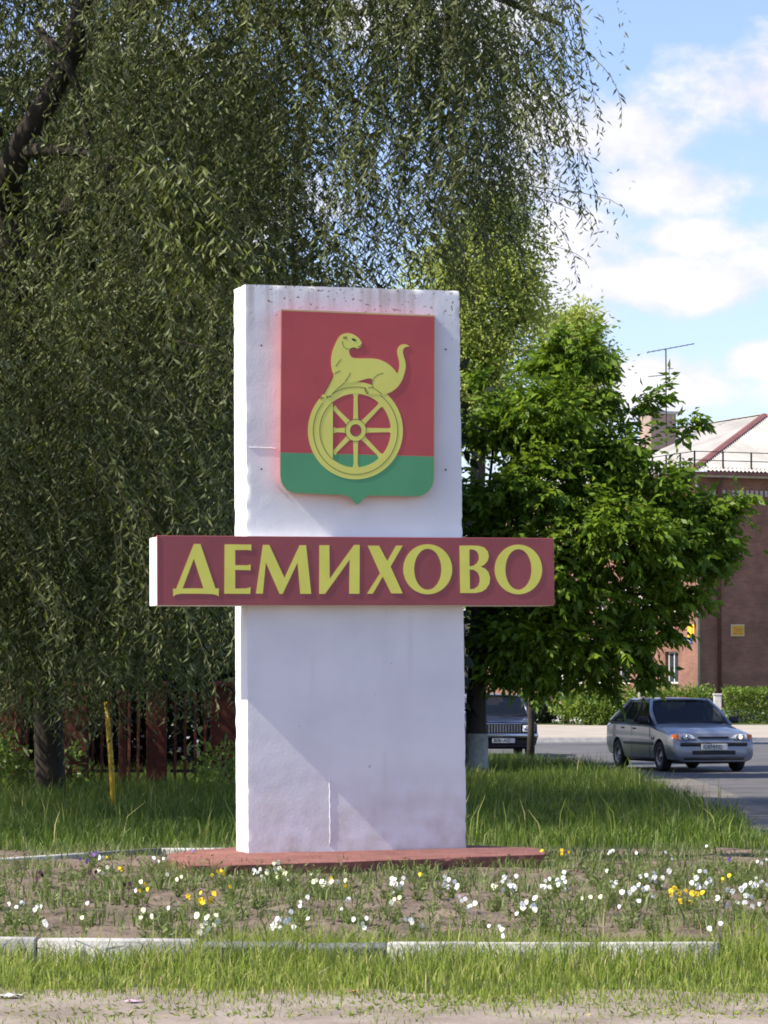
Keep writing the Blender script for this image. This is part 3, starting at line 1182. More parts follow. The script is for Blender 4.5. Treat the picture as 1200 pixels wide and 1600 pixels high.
# ------------------------------------------------------------------ the other trees
M_MBARK = mat('maple_bark', (.035, .03, .025), (.06, .05, .04), scale=9, rough=.95, bump=.8, bscale=20, stretch=(1, 1, .3))
M_MAPLE = leaf_mat('maple_leaf', (.028, .082, .006), (.205, .315, .026), rough=.45, trans=.4, spec=.25)
M_POPLAR = leaf_mat('pale_leaf', (.22, .29, .05), (.42, .48, .13), rough=.5, trans=.4, spec=.2)
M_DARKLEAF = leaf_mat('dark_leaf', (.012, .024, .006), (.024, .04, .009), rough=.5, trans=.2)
M_HEDGE = leaf_mat('hedge_leaf', (.09, .165, .02), (.21, .29, .05), rough=.45, trans=.3)
M_LIME = mat('lime_washed_bark', (.42, .42, .38), (.26, .27, .24), scale=8, rough=.95, bump=.5)


def blob(px, py, rpx, Y, dy=0.0, ry=None, w=None, zr=None):
    c = at(px, py, Y + dy)
    r = rpx / FPX * Y
    return (c, (r, ry or r, zr or r), w or rpx ** 2)


def tree_from(name, label, base, trunk_pts, trunk_r, blobs, mt_bark, group=None):
    root = empty(name, base)
    tag(root, label, 'tree', group)
    b = Vector(base)
    MB().tube([Vector(p) - b for p in trunk_pts], trunk_r, 9).build('trunk', mt_bark, root, True)
    top = Vector(trunk_pts[-1])
    fork = Vector(trunk_pts[len(trunk_pts) // 2])
    lm = MB()
    for (c, r, _) in blobs:
        c = Vector(c)
        m = fork.lerp(c, .5) + Vector((0, 0, .25 * (c - fork).length * .4))
        lm.tube([fork - b, m - b, c - b], [trunk_r[-1] * .8, trunk_r[-1] * .5, .02], 6)
    l = lm.build('limbs', mt_bark, root, True)
    l['kind'] = 'stuff'
    loc = [(np.array(Vector(c) - b), r, w) for c, r, w in blobs]
    return root, loc


YM = 57.0
mb = gnd(742, 1214)
mb.x = (742 - 600) / FPX * YM
mb.y = YM
mb.z = 0
mblobs = [(c, tuple(max(.12, q - .27) for q in r), w) for c, r, w in [blob(775, 660, 60, YM), blob(830, 640, 60, YM, -.3), blob(872, 580, 46, YM, .3), blob(915, 560, 30, YM), blob(880, 655, 62, YM, -.5),
          blob(930, 720, 68, YM), blob(958, 705, 42, YM), blob(1008, 772, 46, YM, -.4), blob(1090, 815, 40, YM), blob(1068, 805, 46, YM),
          blob(1112, 815, 28, YM), blob(1110, 860, 42, YM), blob(770, 780, 70, YM, -.3), blob(850, 760, 75, YM, -.8), blob(960, 830, 85, YM, -.9), blob(1050, 850, 65, YM, -.4),
          blob(790, 900, 70, YM), blob(880, 880, 85, YM, -.9), blob(1000, 930, 60, YM, -.3), blob(1060, 930, 38, YM), blob(770, 990, 45, YM), blob(830, 1000, 60, YM, -.8),
          blob(910, 1000, 62, YM, -.6), blob(975, 1000, 40, YM), blob(795, 1045, 36, YM, -.3), blob(850, 1050, 32, YM, -.3), blob(1015, 1000, 26, YM), blob(925, 1050, 24, YM)]]
mroot, mloc = tree_from('maple_tree', 'leafy green maple with lime washed trunk right of the white sign', mb,
                        [mb + Vector((0, 0, -.1)), mb + Vector((.02, 0, .3)), at(744, 1100, YM), at(750, 950, YM), at(775, 820, YM), at(815, 680, YM)],
                        [.24, .2, .18, .165, .13, .07], mblobs, M_MBARK)
gm = np.random.default_rng(5)
# loose sprays that stick out of the crown
ex, ea = [], []
for (px, py, qx, qy) in [(1090, 810, 1168, 775), (1085, 800, 1150, 790), (1040, 690, 1090, 650), (1000, 660, 1045, 605), (960, 680, 1010, 620), (900, 570, 955, 585), (890, 560, 930, 520), (850, 560, 870, 520),
                         (1100, 870, 1150, 850), (1080, 900, 1130, 880), (1030, 960, 1060, 990), (990, 1010, 1030, 1050), (900, 620, 950, 640), (780, 620, 745, 580), (1010, 740, 1070, 735),
                         (1000, 1030, 1010, 1070), (920, 1040, 960, 1080), (930, 600, 960, 630), (1110, 790, 1140, 830)]:
    A, B = np.array(at(px, py, YM)), np.array(at(qx, qy, YM - .2))
    for t in np.linspace(.2, 1, 20):
        for _ in range(2):
            ex.append(A + (B - A) * t + gm.normal(size=3) * .07)
            ea.append((B - A) / np.linalg.norm(B - A) + gm.normal(size=3) * .5)
ex = np.array(ex) - np.array(mb)
compound_crown('crown', mloc, M_MAPLE, 300, 9000, .25, .165, .068, mroot, 11, (ex, np.array(ea)))
wb = MB().tube([(0, 0, -.05), (.02, 0, .3), (.03, 0, .78)], [.27, .212, .2], 12, cap=False).build('lime_wash', M_LIME, mroot, True)

YS = 66.0
sb = Vector(((828 - 600) / FPX * YS, YS, 0))
sblobs = [blob(815, 1010, 45, YS), blob(850, 985, 40, YS, .4), blob(835, 1060, 28, YS), blob(800, 940, 50, YS, .5)]
sroot, sloc = tree_from('young_tree', 'slender dark trunk standing before the parked dark car', sb, [sb, sb + Vector((.02, 0, .8)), at(829, 1060, YS), at(826, 950, YS)], [.085, .07, .065, .05], sblobs, M_MBARK)
compound_crown('crown', sloc, M_MAPLE, 60, 1100, .25, .15, .062, sroot, 12)

YP = 88.0
pbase = Vector((at(740, 1100, YP).x, YP, 0))
pbl = [blob(745, 400, 62, YP), blob(790, 350, 48, YP), blob(800, 420, 45, YP), blob(760, 480, 65, YP), blob(820, 475, 38, YP), blob(735, 560, 55, YP), blob(790, 560, 50, YP), blob(700, 430, 55, YP), blob(700, 520, 60, YP),
       blob(770, 330, 32, YP), blob(760, 640, 60, YP), blob(700, 640, 60, YP), blob(640, 520, 60, YP), blob(640, 640, 60, YP), blob(835, 440, 22, YP), blob(825, 380, 20, YP)]
proot, ploc = tree_from('pale_tree', 'tall pale green tree behind the maple against the clouds', pbase, [pbase, at(742, 900, YP), at(748, 700, YP), at(755, 450, YP)], [.3, .25, .2, .08], pbl, M_MBARK)
blob_crown('crown', ploc, M_POPLAR, 520, 42000, .26, .14, .065, proot, 13, .3, .35)
YQ = 128.0
qbase = Vector((at(885, 1100, YQ).x, YQ, 0))
qbl = [blob(900, 520, 36, YQ), blob(880, 570, 45, YQ), blob(925, 560, 28, YQ), blob(890, 640, 55, YQ), blob(862, 510, 22, YQ), blob(915, 500, 20, YQ), blob(930, 610, 28, YQ)]
qroot, qloc = tree_from('pale_tree', 'smaller pale green treetop rising above the maple, left of the aerial', qbase, [qbase, at(885, 850, YQ), at(890, 650, YQ), at(898, 520, YQ)], [.14, .12, .1, .05], qbl, M_MBARK)
blob_crown('crown', qloc, M_POPLAR, 220, 13000, .3, .2, .09, qroot, 14, .3, .35)

# dark trees behind the fence, three seen between the willow's strands, two unseen
for i, (px, Y, top, label) in enumerate([(40, 56, 200, 'dark tree behind the red fence at the far left'), (190, 58, 120, 'dark tree behind the red fence left of the sign'),
                                         (330, 60, 170, 'dark tree behind the fence close to the white pillar'), (470, 55, 520, 'unseen dark tree behind the white pillar, placed to shade the maple'), (560, 56, 660, 'second unseen dark tree behind the white pillar, placed to shade the maple')]):  # the last two are unseen, placed to shade the maple
    b0 = Vector((at(px, 1074, Y).x, Y, 0))
    bls = []
    for yy in range(top, 1210, 75):
        for dx in (-55, 0, 55):
            bls.append(blob(px + dx + random.uniform(-20, 20), yy + random.uniform(-20, 20), 62, Y, random.uniform(-.6, .6)))
    r_, l_ = tree_from('dark_tree', label, b0, [b0, at(px, 950, Y), at(px + 5, 800, Y), at(px, top + 60, Y)], [.2, .17, .13, .05], bls, M_MBARK, 'dark trees behind the fence')
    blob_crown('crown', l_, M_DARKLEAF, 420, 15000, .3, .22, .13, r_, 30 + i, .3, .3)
# street trees out of view on the left that throw shade over the crossing
for i, (x, y, h) in enumerate([(-9, 58, 9), (-7, 68, 10), (-13, 80, 11)]):
    b0 = Vector((x, y, 0))
    bls = [(b0 + Vector((random.uniform(-1.6, 1.6), random.uniform(-1.6, 1.6), random.uniform(h * .4, h))), (1.5, 1.5, 1.5), 1) for _ in range(12)]
    r_, l_ = tree_from('street_tree', ['broad street tree beyond the willow on the left', 'broad street tree at the far street corner behind the willow', 'tall street tree on the far side behind the willow'][i], b0,
                       [b0, b0 + Vector((0, 0, 2)), b0 + Vector((.1, 0, h * .5)), b0 + Vector((0, 0, h * .8))], [.25, .2, .15, .06], bls, M_MBARK, 'street trees on the left')
    blob_crown('crown', l_, M_POPLAR, 200, 7000, .4, .26, .14, r_, 50 + i, .3, .3)

# ------------------------------------------------------------------ hedge, shrubs, far wood
def hedge(name, label, x0, x1, y, depth, h, seed, n, wav=.06):
    g = np.random.default_rng(seed)
    root = empty(name, ((x0 + x1) / 2, y, .16))
    tag(root, label, 'hedge')
    c = np.array([(x0 + x1) / 2, y, .16])
    st = MB()
    for k in range(max(3, int((x1 - x0) * 2))):
        x = g.uniform(x0, x1) - c[0]
        st.tube([(x, g.uniform(-.2, .2), 0), (x + g.uniform(-.1, .1), 0, h * .6)], [.02, .01], 5)
    s = st.build('stems', M_MBARK, root)
    s['kind'] = 'stuff'
    P = g.random((n, 3)) * np.array([x1 - x0, depth, h]) + np.array([x0, y - depth / 2, .16]) - c
    # most leaves on the clipped faces
    k = g.random(n)
    P[k < .45, 1] = -depth / 2 + g.normal(size=(k < .45).sum()) * wav
    sel = (k > .45) & (k < .7)
    P[sel, 2] = h + g.normal(size=sel.sum()) * wav
    D = g.normal(size=(n, 3)) + np.array([0, -.7, .5])
    V, F = leaf_cloud(P, D, .13 * (.6 + .8 * g.random(n)), .07, g=g)
    o = link('leaves', np_mesh(name, V, F, M_HEDGE, np.repeat(g.random(n), 4)), root)
    o['kind'] = 'stuff'


hy = 128.5
hedge('hedge', 'clipped green hedge at the right edge before the brick wall', at(1131, 1100, hy).x, at(1330, 1100, hy).x, hy, 1.0, 1.3, 70, 9000)
hedge('hedge', 'low strip of hedge behind the silver car', at(1000, 1100, 131).x, at(1116, 1100, 131).x, 131, .8, 1.25, 71, 4200, .14)
for i, (px, py, r, Y, lab) in enumerate([(900, 1105, 26, 126, 'rounded bright green shrub at the left end of the shrub row'), (935, 1108, 30, 125.5, 'bright green shrub in the middle of the row left of the silver car'),
                                         (975, 1105, 32, 126, 'bushy bright green shrub touching the silver car roof line'), (1005, 1112, 24, 127, 'small bright shrub hidden behind the silver car'),
                                         (845, 1112, 24, 128, 'dark shrub behind the street near the slender trunk')]):
    b0 = Vector((at(px, 1100, Y).x, Y, .16))
    root = empty('shrub', b0)
    tag(root, lab, 'shrub', 'shrubs before the brick building')
    st = MB()
    for k in range(5):
        st.tube([(random.uniform(-.2, .2), 0, 0), (random.uniform(-.5, .5), random.uniform(-.3, .3), .8)], [.02, .01], 5)
    s = st.build('stems', M_MBARK, root)
    s['kind'] = 'stuff'
    bl_ = [((random.uniform(-.35, .35), random.uniform(-.2, .2), .7 + random.uniform(-.3, .35)), (r / 40, .5, .5), 1) for _ in range(5)]
    bl_.append(((0, 0, .4), (r / 36, .5, .4), 1.2))
    blob_crown('leaves', bl_, M_HEDGE if i < 4 else M_DARKLEAF, 60, 2600, .13, .16, .08, root, 80 + i, .2, .4)

g = np.random.default_rng(90)
n = 26000
P = np.stack([g.uniform(-70, 90, n), g.uniform(205, 225, n), g.random(n)], 1)
hh = np.array([5.5 + 2.2 * n2(x, 0, .11, 4) + 1.2 * n2(x, 0, .5, 8) for x in P[:, 0]])
P[:, 2] = P[:, 2] ** .8 * hh
V, F = leaf_cloud(P, g.normal(size=(n, 3)), .9, .6, g=g)
fw = link('far_wood', np_mesh('far_wood', V, F, M_DARKLEAF, np.repeat(g.random(n), 4)))
tag(fw, 'dark line of far trees behind the buildings', 'trees', kind='stuff')

# ------------------------------------------------------------------ brick material
def brick_mat(name, c1, c2, mortar, vertical_axis=None, scale=1.0):
    m = bpy.data.materials.new(name)
    m.use_nodes = True
    nt = m.node_tree
    N, L = nt.nodes.new, nt.links.new
    b = nt.nodes['Principled BSDF']
    b.inputs['Roughness'].default_value = .9
    b.inputs['Specular IOR Level'].default_value = .2
    tc = N('ShaderNodeTexCoord')
    sep = N('ShaderNodeSeparateXYZ')
    L(tc.outputs['Object'], sep.inputs[0])
    add = N('ShaderNodeMath')
    add.operation = 'ADD'
    L(sep.outputs['X'], add.inputs[0])
    L(sep.outputs['Y'], add.inputs[1])
    cb = N('ShaderNodeCombineXYZ')
    L(add.outputs[0], cb.inputs[0])
    L(sep.outputs['Z'], cb.inputs[1])
    t = N('ShaderNodeTexBrick')
    t.inputs['Color1'].default_value = (*c1, 1)
    t.inputs['Color2'].default_value = (*c2, 1)
    t.inputs['Mortar'].default_value = (*mortar, 1)
    t.inputs['Scale'].default_value = 1.0
    t.inputs['Brick Width'].default_value = .26
    t.inputs['Row Height'].default_value = .077
    t.inputs['Mortar Size'].default_value = .006
    L(cb.outputs[0], t.inputs['Vector'])
    nz = N('ShaderNodeTexNoise')
    nz.inputs['Scale'].default_value = 1.1
    nz.inputs['Detail'].default_value = 8
    L(tc.outputs['Object'], nz.inputs[0])
    mr = N('ShaderNodeMapRange')
    mr.inputs[1].default_value = .3
    mr.inputs[2].default_value = .7
    mr.inputs[3].default_value = .72
    mr.inputs[4].default_value = 1.2
    L(nz.outputs['Fac'], mr.inputs[0])
    mx = N('ShaderNodeVectorMath')
    mx.operation = 'SCALE'
    L(t.outputs['Color'], mx.inputs[0])
    L(mr.outputs[0], mx.inputs['Scale'])
    L(mx.outputs[0], b.inputs['Base Color'])
    bp = N('ShaderNodeBump')
    bp.inputs['Strength'].default_value = .5
    bp.inputs['Distance'].default_value = .01
    bp.invert = True
    L(t.outputs['Fac'], bp.inputs['Height'])
    L(bp.outputs[0], b.inputs['Normal'])
    return m


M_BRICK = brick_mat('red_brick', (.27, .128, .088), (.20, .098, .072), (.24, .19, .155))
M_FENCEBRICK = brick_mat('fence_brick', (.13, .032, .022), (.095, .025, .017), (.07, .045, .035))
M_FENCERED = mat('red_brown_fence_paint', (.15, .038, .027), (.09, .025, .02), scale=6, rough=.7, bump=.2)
M_DARKIRON = mat('dark_iron', (.03, .03, .03), (.05, .045, .04), scale=8, rough=.6, metal=.3)

# ------------------------------------------------------------------ the fence at the left
def fence():
    Y = 50.0
    piers = [at(px, 1100, Y).x for px in (-110, 15, 117, 245, 350, 470)]
    root = empty('red_fence', (piers[0], Y, 0))
    tag(root, 'red brick and iron fence in deep shade under the willow', 'fence')
    ox = piers[0]
    for i, x in enumerate(piers):
        w = .42 if i != 3 else .3
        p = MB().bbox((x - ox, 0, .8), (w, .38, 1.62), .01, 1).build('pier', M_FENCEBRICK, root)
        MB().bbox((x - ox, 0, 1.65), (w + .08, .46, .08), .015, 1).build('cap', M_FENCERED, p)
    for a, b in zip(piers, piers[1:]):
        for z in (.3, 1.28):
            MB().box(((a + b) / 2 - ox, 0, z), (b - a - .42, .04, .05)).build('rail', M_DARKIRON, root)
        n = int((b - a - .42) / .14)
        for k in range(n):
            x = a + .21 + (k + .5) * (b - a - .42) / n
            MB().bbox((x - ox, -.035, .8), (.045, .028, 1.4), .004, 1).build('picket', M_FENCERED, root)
    # painted pipe posts in front of the piers
    for px in (25, 43, 57, 192):
        x = at(px, 1100, Y - .5).x
        h = 1.5 if px > 100 else 1.35
        r = .06 if px > 100 else .022
        MB().lathe([(r, 0), (r, h), (r * 1.5, h + .01), (r * 1.5, h + .05), (0, h + .07)], Matrix.Translation((x - ox, -.5, 0)), 12).build('pipe_post', M_FENCERED, root, True)


fence()
yb = gnd(179, 1276)
yp = MB().tube([(0, 0, -.1), (-.05, .02, .7), (-.11, .03, 1.42)], [.034, .034, .032], 10).build('marker_post', mat('yellow_post_paint', (.72, .46, .04), (.60, .37, .04), scale=8, rough=.6), None, True)
yp.location = yb
tag(yp, 'thin leaning yellow post in the grass under the willow', 'post')

# ------------------------------------------------------------------ the brick building
BD = 140.0
BLD = Vector((at(1094, 1074, BD).x, BD, 0))
B_YAW = R(22)
bld = empty('brick_building', BLD, B_YAW)
tag(bld, 'three storey red brick building with pale corrugated roof at the right', 'building')
BW, BLEN, EAVE, RISE, OV = 14.5, 24.0, 11.0, 3.3, .8
M_FRAME = mat('white_window_frame', (.62, .62, .60), (.52, .52, .5), scale=4, rough=.6)
M_PANE = glass_mat('window_glass', (.04, .05, .06), .25)
M_SHEET = mat('pale_corrugated_sheet', (.44, .42, .39), (.32, .305, .28), scale=.7, rough=.85, bump=.2, detail=9, stretch=(1, .5, 1))
M_RIDGE = mat('brown_ridge_sheet', (.22, .09, .075), (.17, .07, .06), scale=3, rough=.6)
M_TRIM = mat('pale_eave_board', (.50, .47, .45), (.38, .35, .33), scale=4, rough=.8)
M_DOWN = mat('grey_downpipe', (.40, .38, .36), (.30, .28, .27), scale=4, rough=.6)
M_DOWNR = mat('dark_red_downpipe', (.12, .05, .045), (.09, .04, .035), scale=4, rough=.6)
M_ROOM = mat('room_dark_panel', (.05, .045, .04), (.08, .07, .06), scale=1.5, rough=.9)  # dark panel colour stands in for the unlit interior behind the glass
M_CURTAIN = mat('pale_curtain', (.55, .53, .48), (.42, .40, .36), scale=5, rough=.9, stretch=(1, 6, .2))


def building():
    wins = []
    k = 0
    while 2.7 + 2.42 * k < BLEN - 1:
        for z0 in (1.77, 4.95, 8.1):
            wins.append((2.7 + 2.42 * k, z0))
        k += 1
    ww, wh = 1.25, 1.42
    ys = sorted({0.0, BLEN} | {round(y + s * ww / 2, 4) for y, _ in wins for s in (-1, 1)})
    zs_ = sorted({0.0, EAVE} | {round(z, 4) for _, z in wins} | {round(z + wh, 4) for _, z in wins})
    wm = MB()
    for a, b in zip(ys, ys[1:]):
        for c, d in zip(zs_, zs_[1:]):
            cy, cz = (a + b) / 2, (c + d) / 2
            if any(abs(cy - y) < ww / 2 and z < cz < z + wh for y, z in wins):
                continue
            wm.add([(0, a, c), (0, b, c), (0, b, d), (0, a, d)], [(3, 2, 1, 0)])
    for y, z in wins:
        y0, y1, z1, q = y - ww / 2, y + ww / 2, z + wh, .26
        wm.add([(0, y0, z), (0, y1, z), (0, y1, z1), (0, y0, z1), (q, y0, z), (q, y1, z), (q, y1, z1), (q, y0, z1)],
               [(0, 1, 5, 4), (1, 2, 6, 5), (2, 3, 7, 6), (3, 0, 4, 7)])
    # front, back and far walls
    wm.add([(0, 0, 0), (BW, 0, 0), (BW, 0, EAVE), (0, 0, EAVE)], [(0, 1, 2, 3)])
    wm.add([(BW, 0, 0), (BW, BLEN, 0), (BW, BLEN, EAVE), (BW, 0, EAVE)], [(0, 1, 2, 3)])
    wm.add([(BW, BLEN, 0), (0, BLEN, 0), (0, BLEN, EAVE), (BW, BLEN, EAVE)], [(0, 1, 2, 3)])
    wall = wm.build('wall', M_BRICK, bld)
    MB().box((BW / 2, -.05, .3), (BW + .1, .1, .6)).box((-.05, BLEN / 2 - .025, .3), (.1, BLEN - .05, .6)).build('base_course', M_CONC, bld)
    # one window as frame, panes, sill, lintel: shared meshes
    fr = MB()
    t = .07
    for (yy, zz, dy, dz) in ((-ww / 2 + t / 2, wh / 2, t, wh), (ww / 2 - t / 2, wh / 2, t, wh), (0, t / 2, ww - 2 * t, t), (0, wh - t / 2, ww - 2 * t, t), (.08, wh / 2, t, wh - 2 * t)):
        fr.box((0, yy, zz), (.06, dy, dz))
    first = True
    for (y, z) in wins:
        if first:
            wn = fr.build('window', M_FRAME, bld)
            pn = []
            for (a, b) in ((-ww / 2 + t, .08 - t / 2), (.08 + t / 2, ww / 2 - t)):
                p = MB().box((.012, (a + b) / 2, wh / 2), (.012, b - a, wh - 2 * t)).build('pane', M_PANE, wn)
                pn.append(p)
            sl = MB().bbox((-.24, 0, -.03), (.26, ww + .16, .05), .008, 1).build('sill', M_RIDGE, wn)
            ct = MB()
            n = 14
            for (a, b) in ((-ww / 2 + .02, -ww / 2 + .42), (ww / 2 - .3, ww / 2 - .02)):
                vs = []
                for i in range(n + 1):
                    yy = a + (b - a) * i / n
                    xx = .12 + .025 * math.sin(i * 1.9)
                    vs += [(xx, yy, .03), (xx, yy, wh - .03)]
                ct.add(vs, [(2 * i, 2 * i + 2, 2 * i + 3, 2 * i + 1) for i in range(n)])
            cu = ct.build('curtain', M_CURTAIN, wn)
            rm = MB().box((.5, 0, wh / 2), (.02, ww + .6, wh + .5)).build('room_panel', M_ROOM, wn)
            kids = pn + [sl, cu, rm]
            wn.location = (.2, y, z)
            first = False
            src = wn
        else:
            w2 = src.copy()
            COL.objects.link(w2)
            w2.location = (.2, y, z)
            w2.parent = bld
            for c in kids:
                c2 = c.copy()
                COL.objects.link(c2)
                c2.parent = w2
    # roof of corrugated sheets: two slopes, each wave real
    half = BW / 2
    step = .0425
    pitch = RISE / (half + OV)

    def ridge_z(t):           # t: distance in from the eave line
        return EAVE + .05 + t * pitch
    rf = MB()
    vs, fs = [], []
    n = int((BLEN + 2 * OV) / step)
    for i in range(n + 1):
        y = -OV + i * step
        d = min(half + OV, y + OV, BLEN + OV - y)
        w = .04 * math.sin(2 * math.pi * y / .2)
        for tt in (0, .5, 1):
            vs.append((-OV + d * tt, y, ridge_z(d * tt) + w))
    for i in range(n):
        for j in range(2):
            q = i * 3 + j
            fs.append((q, q + 1, q + 4, q + 3))
    rf.add(vs, fs)
    vs2, fs2 = [], []
    n = int((BW + 2 * OV) / step)
    for i in range(n + 1):
        x = -OV + i * step
        d = min(x + OV, BW + OV - x)
        w = .04 * math.sin(2 * math.pi * x / .2)
        for tt in (0, .5, 1):
            vs2.append((x, -OV + d * tt, ridge_z(d * tt) + w))
    for i in range(n):
        for j in range(2):
            q = i * 3 + j
            fs2.append((q, q + 3, q + 4, q + 1))
    rf.add(vs2, fs2)
    # far slope
    rf.add([(BW + OV, -OV, EAVE + .05), (BW + OV, BLEN + OV, EAVE + .05), (half, BLEN - half, ridge_z(half + OV)), (half, half, ridge_z(half + OV))], [(0, 1, 2, 3)])
    roof = rf.build('roof', M_SHEET, bld)
    a = Vector((-OV, -OV, EAVE + .13))
    b = Vector((half, half, ridge_z(half + OV) + .08))
    for (p, q, nm) in ((a, b, 'hip_cap'), (b, Vector((half, BLEN - half, b.z)), 'ridge_cap')):
        d = (q - p)
        side = Vector((d.y, -d.x, 0)).normalized() * .2
        c = MB()
        c.add([p - side - Vector((0, 0, .07)), p, p + side - Vector((0, 0, .07)), q - side - Vector((0, 0, .07)), q, q + side - Vector((0, 0, .07))], [(0, 3, 4, 1), (1, 4, 5, 2)])
        c.build(nm, M_RIDGE if nm == 'hip_cap' else M_SHEET, roof)
    # eaves: soffit, fascia
    MB().box((BW / 2, -OV / 2 - .01, EAVE - .06), (BW + 2 * OV, OV, .1)).box((-OV / 2 - .01, BLEN / 2, EAVE - .065), (OV - .02, BLEN + OV, .1)).build('soffit', M_RIDGE, bld)
    MB().box((BW / 2, -OV + .35, EAVE - .16), (BW + .8, .12, .11)).box((-OV + .35, BLEN / 2 + .2, EAVE - .165), (.12, BLEN, .11)).build('cornice', M_TRIM, bld)
    # frieze of pale bricks
    fb = None
    for k in range(26):
        if fb is None:
            fb = MB().bbox((0, -.012, 0), (.13, .05, .26), .005, 1).build('frieze_brick', M_TRIM, bld)
            o = fb
        else:
            o = fb.copy()
            COL.objects.link(o)
            o.parent = bld
        o.location = (.5 + k * .235, 0, EAVE - .86)
    MB().box((BW / 2, -.02, EAVE - 1.06), (BW, .06, .07)).build('string_course', M_BRICK, bld)
    # downpipes
    MB().tube([(-.12, -.1, .3), (-.12, -.1, EAVE - .8), (-.4, -.45, EAVE - .2)], .07, 10).build('downpipe', M_DOWN, bld, True)
    MB().tube([(.92, -.1, .3), (.92, -.1, EAVE - .8), (.92, -.5, EAVE - .2)], .075, 10).build('downpipe', M_DOWNR, bld, True)
    # railing along the eaves
    for (p, q) in ((Vector((-.45, -.45, 0)), Vector((BW + .45, -.45, 0))), (Vector((-.45, -.45, 0)), Vector((-.45, BLEN, 0)))):
        ln = (q - p).length
        n = int(ln / 1.3)
        for k in range(n + 1):
            c = p.lerp(q, k / n)
            MB().box((c.x, c.y, EAVE + .55), (.06, .06, .75)).build('railing_post', M_DARKIRON, bld)
        for z in (EAVE + .52, EAVE + .9):
            m_ = (p + q) / 2
            d = q - p
            MB().box((m_.x, m_.y, z), (max(.035, abs(d.x)), max(.035, abs(d.y)), .035)).build('railing_bar', M_DARKIRON, bld)
    # chimney
    cpos = bld.matrix_world
    return roof


building()
bpy.context.view_layer.update()
BI = (Matrix.Translation(BLD) @ Matrix.Rotation(B_YAW, 4, 'Z')).inverted()
ch = BI @ at(1028, 690, BD + 12)
chim = MB().bbox((ch.x, ch.y, ch.z - .2), (1.35, 1.2, 3.0), .02, 1).build('chimney', mat('sooty_rendered_brick', (.27, .22, .19), (.36, .25, .20), scale=2, rough=.9, bump=.4), bld)
MB().bbox((ch.x, ch.y, ch.z + 1.35), (1.55, 1.4, .14), .02, 1).build('chimney_cap', mat('zinc_cap', (.45, .46, .48), (.38, .39, .4), scale=3, rough=.5), chim)

# aerial standing on the roof
ab = at(1041, 664, BD + 11)
ant = empty('television_aerial', ab)
tag(ant, 'thin television aerial on a pole above the brick roof', 'aerial')
sc_ = (BD + 11) / FPX
MB().tube([(0, 0, -1.0), (0, 0, 119 * sc_)], .035, 6).build('mast', M_DARKIRON, ant)
bm_ = MB().tube([(-30 * sc_, 0, 114 * sc_), (45 * sc_, 0, 128 * sc_)], .022, 5).build('boom', M_DARKIRON, ant)
for k in range(9):
    t = k / 8
    x = (-28 + 70 * t) * sc_
    l = .55 - .3 * t
    MB().tube([(x - .02, -l, (114.5 + 13 * t) * sc_), (x + .02, l, (114.5 + 13 * t) * sc_)], .013, 4).build('element', M_DARKIRON, bm_)
MB().tube([(-28 * sc_, 0, 76 * sc_), (4 * sc_, 0, 79 * sc_)], .02, 5).tube([(2 * sc_, 0, 88 * sc_), (12 * sc_, 0, 89 * sc_)], .015, 4).build('lower_boom', M_DARKIRON, ant)
MB().tube([(5 * sc_, 0, 60 * sc_), (5 * sc_, 0, 90 * sc_)], .016, 4).build('stay_rod', M_DARKIRON, ant)


# signs on the walls of the building
def on_wall_front(px, py):
    """place on the frontal brick wall"""
    o = BI @ Vector((0, 0, EYE))
    d = BI.to_3x3() @ ray(px, py)
    return o + d * (-o.y / d.y)


def on_wall_left(px, py):
    o = BI @ Vector((0, 0, EYE))
    d = BI.to_3x3() @ ray(px, py)
    return o + d * (-o.x / d.x)


p = on_wall_front(1152, 985)
ns = empty('notice_board', Matrix.Translation(BLD) @ Matrix.Rotation(B_YAW, 4, 'Z') @ p, B_YAW)
tag(ns, 'small yellow notice with a pale frame on the brick wall', 'sign')
M_NOTICE = mat('yellow_notice_paint', (.62, .36, .04), (.55, .30, .03), scale=6, rough=.6)
MB().bbox((0, -.03, 0), (.66, .05, .52), .01, 1).build('frame', mat('pale_notice_frame', (.60, .52, .36), (.55, .46, .3), scale=5), ns)
MB().box((0, -.06, 0), (.57, .012, .43)).build('panel', M_NOTICE, ns)
tx = MB()
for (x, z, w, h) in ((-.16, -.14, .09, .05), (-.04, -.14, .06, .05), (.07, -.14, .07, .05), (.18, -.14, .06, .045), (-.1, .1, .3, .02), (.02, .04, .36, .02), (-.04, -.02, .3, .02)):
    tx.box((x, -.068, z), (w, .003, h))
tx.build('print', mat('red_notice_print', (.50, .16, .03), (.45, .14, .03), scale=6), ns)
BR = Matrix.Translation(BLD) @ Matrix.Rotation(B_YAW, 4, 'Z')
p = on_wall_left(1081, 986)
gs = empty('gas_sign', BR @ p, B_YAW)
tag(gs, 'narrow yellow plate high on the sunlit brick wall near the downpipe', 'sign')
MB().bbox((-.03, 0, 0), (.05, .62, .56), .008, 1).build('plate', mat('bright_yellow_plate', (.75, .46, .03), (.68, .4, .03), scale=5), gs)
MB().box((-.058, -.12, 0), (.008, .06, .44)).build('print', M_REDTRIM, gs)
p = on_wall_left(1077, 1001)
hs_ = empty('house_number_plate', BR @ p, B_YAW)
tag(hs_, 'small blue plate under the yellow plate on the brick wall', 'sign')
MB().bbox((-.03, 0, 0), (.05, .62, .24), .008, 1).build('plate', mat('blue_plate', (.08, .13, .36), (.07, .11, .3), scale=5), hs_)
MB().box((-.058, 0, 0), (.006, .4, .05)).build('print', M_FRAME, hs_)

